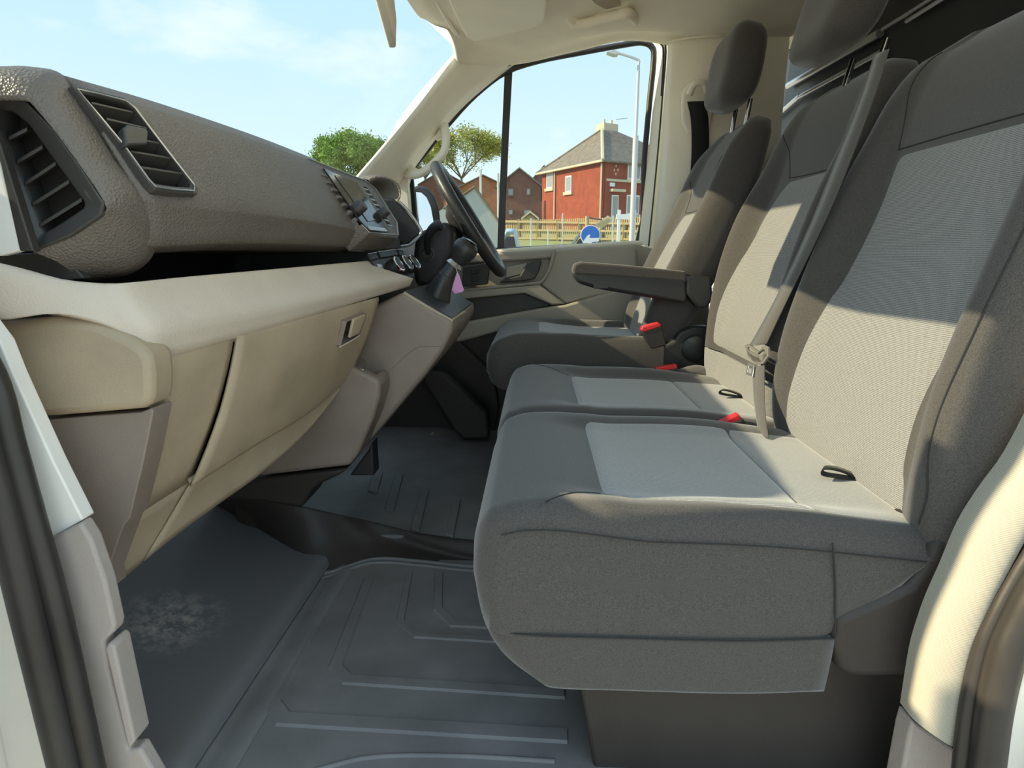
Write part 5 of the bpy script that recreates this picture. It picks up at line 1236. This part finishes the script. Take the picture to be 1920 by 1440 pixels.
# ---- wooden fence
fen = thing('fence', 'weathered wooden picket fence with rails and posts below the red house', 'fence', p(1060, 455, 31))
FA, FB = p(938, 413, 33.0), p(1215, 421, 28.5)
fdir = (FB - FA); flen = V((fdir.x, fdir.y, 0)).length; fd2 = V((fdir.x, fdir.y, 0)).normalized()
npk = 74
zb_f = lambda t: gz(FA.y + (FB.y - FA.y) * t) + 0.05
pk0 = None
for k in range(npk):
    t = (k + 0.5) / npk; b = FA + fdir * t; z0 = p(1000, 452, b.y).z; w = flen / npk * 0.62; h = b.z - z0
    if pk0 is None:
        pk0 = slab('picket', [-fd2 * (w / 2), fd2 * (w / 2), fd2 * (w / 2) + V((0, 0, h)), -fd2 * (w / 2) + V((0, 0, h))], (0, 0.03, 0), 'wood', fen, 0.0)
        o_ = pk0
    else:
        o_ = pk0.copy(); COL.objects.link(o_)
    o_.location = V((b.x, b.y, z0))
for k in range(8):
    t = k / 7; b = FA + fdir * t; z0 = p(1000, 456, b.y).z
    box('post', (b.x, b.y - 0.07, (z0 + b.z + 0.08) / 2), (0.12, 0.12, b.z + 0.08 - z0), 'wood', fen, 0.0)
for v in (417, 433, 448):
    P0, P1 = p(938, v, 32.9), p(1215, v + (5 if v < 430 else 3), 28.4)
    slab('rail', [P0, P1, P1 + V((0, 0, 0.10)), P0 + V((0, 0, 0.10))], (0, -0.05, 0), 'wood', fen, 0.0)

# ---- street lamp
lamp = thing('street_lamp', 'tall grey street lamp with angled arm in front of the red house', 'street lamp', p(1181, 470, 17))
lb = p(1181, 456, 17.0); lt_ = p(1201, 118, 17.0); xl = (lb.x + lt_.x) / 2
P_ = [V((xl, 17, lb.z - 0.9)), V((xl, 17, p(1190, 255, 17).z))]
tube('lower_pole', P_, 0.075, 'galv', lamp, n=10, smooth_path=1)
tube('pole', [P_[1], V((xl, 17, p(1200, 128, 17).z))], 0.042, 'galv', lamp, n=10, smooth_path=1)
tube('arm', [V((xl, 17, p(1200, 130, 17).z)), V((xl, 17, p(1200, 120, 17).z)), p(1197, 113, 17), p(1180, 106, 17), p(1160, 100, 17)], 0.033, 'galv', lamp, n=8, smooth_path=4)
slab('lantern', [p(u, v, 16.9) for u, v in [(1138, 97), (1148, 94), (1151, 93), (1160, 96), (1160, 101), (1152, 102)]], (0, 0.25, 0), 'galv', lamp, 0.01)

# ---- road sign
rs = thing('road_sign', 'round blue road sign with a white arrow just above the door sill', 'sign', p(1108, 470, 15))
sc_ = p(1107, 441, 15.0); sr = 0.235
lathe('disc_rim', sc_ + V((0, 0.01, 0)), (0, -1, 0), [(-0.01, sr), (0.01, sr), (0.012, sr * 0.93)], 'white', rs, 36)
lathe('disc', sc_, (0, -1, 0), [(0.0, sr * 0.92), (0.006, sr * 0.92), (0.0065, 0)], 'blue', rs, 36)
slab('arrow', [p(u, v, 14.98) for u, v in [(1092, 455), (1101, 442), (1104, 440), (1107, 440), (1105, 446), (1123, 446), (1123, 452), (1110, 454), (1110, 462), (1098, 460)]], (0, 0.005, 0), 'white', rs, 0.0)
tube('sign_post', [V((sc_.x, 15.04, sc_.z + 0.1)), V((sc_.x, 15.04, gz(15) - 0.05))], 0.04, 'galv', rs, n=8, smooth_path=1)
es = thing('notice_board', 'tilted wooden notice board leaning behind the blue road sign', 'sign', p(1132, 440, 22))
slab('board', [p(u, v, 22) for u, v in [(1116, 421), (1140, 404), (1148, 409), (1147, 415), (1128, 428), (1118, 425)]], (0, 0.05, 0), 'stone', es, 0.005)
slab('board_face', [p(u, v, 21.97) for u, v in [(1120, 421), (1140, 409), (1145, 412), (1128, 425)]], (0, 0.02, 0), 'wood', es, 0.0)
tube('post', [p(1101, 405, 22), p(1101, 470, 22)], 0.07, 'wood', es, n=8, smooth_path=1)
tube('brace', [p(1103, 408, 22), p(1128, 412, 22)], 0.03, 'bark', es, n=6, smooth_path=1)
fr = thing('white_frame', 'white square post frame standing beside the street lamp', 'frame', p(1170, 470, 19))
box('post', (p(1160, 430, 19).x, 19, (p(1160, 400, 19).z + gz(19)) / 2), (0.09, 0.09, p(1160, 400, 19).z - gz(19) + 0.2), 'white', fr, 0.005)
box('post', (p(1188, 430, 19).x, 19, (p(1188, 400, 19).z + gz(19)) / 2), (0.09, 0.09, p(1188, 400, 19).z - gz(19) + 0.2), 'white', fr, 0.005)
slab('top_board', [p(1156, 402, 18.95), p(1192, 401, 18.95), p(1192, 412, 18.95), p(1156, 411, 18.95)], (0, 0.08, 0), 'white', fr, 0.005)
# ---- vehicles beyond the sill
def car(label, u0, u1, vt, y, mat, name='car'):
    """simple shaped saloon; roof at row vt"""
    a, b = p(u0, 470, y), p(u1, 470, y); zt = p((u0 + u1) / 2, vt, y).z; Lc = b.x - a.x
    zg = zt - 1.45; c = thing(name, label, 'car', (a.x, y, zg))
    pr = [(0, 0.35), (0.02, 0.75), (0.20, 0.88), (0.34, 1.36), (0.42, 1.45), (0.68, 1.45), (0.82, 1.0), (0.98, 0.92), (1.0, 0.4)]
    rows = []
    for yy, k in ((0.0, 0.95), (0.15, 1.0), (1.5, 1.0), (1.65, 0.95)):
        rows.append([V((a.x + Lc * t, y + yy, zg + 0.25 + (h - 0.25) * k)) for t, h in pr])
    loft('body', rows, mat, c, n=2, m=2, su=False, sv=False, solid=0.03)
    gl_ = [(0.23, 0.90), (0.355, 1.32), (0.43, 1.39), (0.66, 1.39), (0.77, 1.0)]
    slab('side_glass', [V((a.x + Lc * t, y - 0.01, zg + 0.2 + (h - 0.25) * 0.95)) for t, h in gl_], (0, 0.01, 0), 'gloss', c, 0.0)
    for t in (0.2, 0.8): lathe('wheel', V((a.x + Lc * t, y - 0.02, zg + 0.30)), (0, 1, 0), [(0, 0.30), (0.16, 0.31), (0.17, 0)], 'rubber', c, 20)
    return c
car('dark blue parked car behind the blue road sign', 1050, 1150, 437, 25.5, 'cardark')
car('pale blue parked van beyond the window divider', 925, 984, 428, 13.0, 'carblue', 'van')
car('white parked car partly hidden by the dark blue car', 1065, 1160, 430, 31.0, 'carwhite')
# thin posts of a nearer railing
for k, (u, vt) in enumerate(((996, 409), (1028, 428), (1055, 400), (1150, 404), (901, 318), (934, 325))):
    y = 20.0 if k < 4 else 40.0
    P = p(u, vt, y); q = tube('thin_post', [P, V((P.x, P.y, gz(y) - 0.1))], 0.022 if k < 4 else 0.08, 'galv', None, n=6, smooth_path=1)
    tag(q, ('thin grey post beside the small garden shed', 'short thin grey post before the fence rails', 'tall thin grey post below the small windows of the red house', 'thin grey post beside the tilted notice board',
            'pale lamp column before the orange house roof', 'pale lamp column close beside the window divider')[k], 'post', 'thin posts on the bank' if k < 4 else 'distant lamp columns')

# ---- trees
def tree(name, label, c, w, h, y, zb, nleaf, leafmat, branchy, group='trees beyond the houses', zg=0.0):
    t = thing(name, label, 'tree', (c, y, zb), group)
    rnd = random.Random(int(c * 10) + 5)
    bv, bf = [], []
    def limb(a, b, r0, r1):
        d = (b - a).normalized(); u_ = d.orthogonal().normalized(); s_ = d.cross(u_); n0 = len(bv)
        for q, r in ((a, r0), (b, r1)):
            for k in range(5):
                an = 2 * math.pi * k / 5; bv.append(q + (u_ * math.cos(an) + s_ * math.sin(an)) * r)
        for k in range(5): bf.append((n0 + k, n0 + (k + 1) % 5, n0 + 5 + (k + 1) % 5, n0 + 5 + k))
    tips = []
    base = V((c, y, zb)); fork = base + V((0, 0, h * 0.25)); limb(V((c, y, zg - 0.2)), fork, 0.45, 0.24)
    def grow(a, d, ln, r, lv):
        b = a + d * ln; limb(a, b, r, r * 0.65)
        if lv == 0: tips.append(b); return
        for k in range(3 if lv > 1 else branchy):
            nd = (d + V((rnd.uniform(-1, 1), rnd.uniform(-1, 1), rnd.uniform(-0.3, 0.75))) * 0.75).normalized()
            grow(b, nd, ln * rnd.uniform(0.6, 0.85), r * 0.6, lv - 1)
        tips.append(b)
    for k in range(6):
        an = 2 * math.pi * k / 6
        grow(fork, V((math.cos(an) * w / h * 0.75, math.sin(an) * w / h * 0.75, 1.0)).normalized(), h * 0.25 * (0.85 + 0.3 * w / h), 0.17, 3)
    mesh_obj('branches', bv, bf, 'bark', t)
    lv_, lf_ = [], []
    for k in range(nleaf):
        q = rnd.choice(tips) + V((rnd.gauss(0, 0.055 * h), rnd.gauss(0, 0.055 * h), rnd.gauss(0, 0.05 * h)))
        a = V((rnd.uniform(-1, 1), rnd.uniform(-1, 1), rnd.uniform(-1, 1))).normalized(); b = a.orthogonal().normalized(); s = rnd.uniform(0.010, 0.022) * h
        n0 = len(lv_); lv_ += [q - a * s, q + b * s * 0.6, q + a * s, q - b * s * 0.6]; lf_.append((n0, n0 + 1, n0 + 2, n0 + 3))
    o = mesh_obj('foliage', lv_, lf_, leafmat, t, smooth=False); o['kind'] = 'stuff'
    return t
def tree_px(label, u, vt, wpx, y, n, lm, br, vb=350):
    k = y / FPX; b = p(u, vb, y); t = p(u, vt, y)
    tree('tree', label, b.x, wpx * k, t.z - b.z, y, b.z, n, lm, br, zg=gz(y))
tree_px('sparse spring tree with yellow-green leaves beside the window divider', 866, 243, 150, 130, 13000, 'leaf', 4, 365)
tree_px('full leafy green tree seen through the windscreen over the dashboard', 668, 262, 135, 100, 40000, 'leaf2', 4, 385)
tree_px('low leafy tree behind the grab handle on the pillar', 798, 285, 70, 122, 12000, 'leaf', 3)
tree_px('far leafy tree behind the windscreen pillar', 735, 280, 90, 140, 14000, 'leaf2', 3)
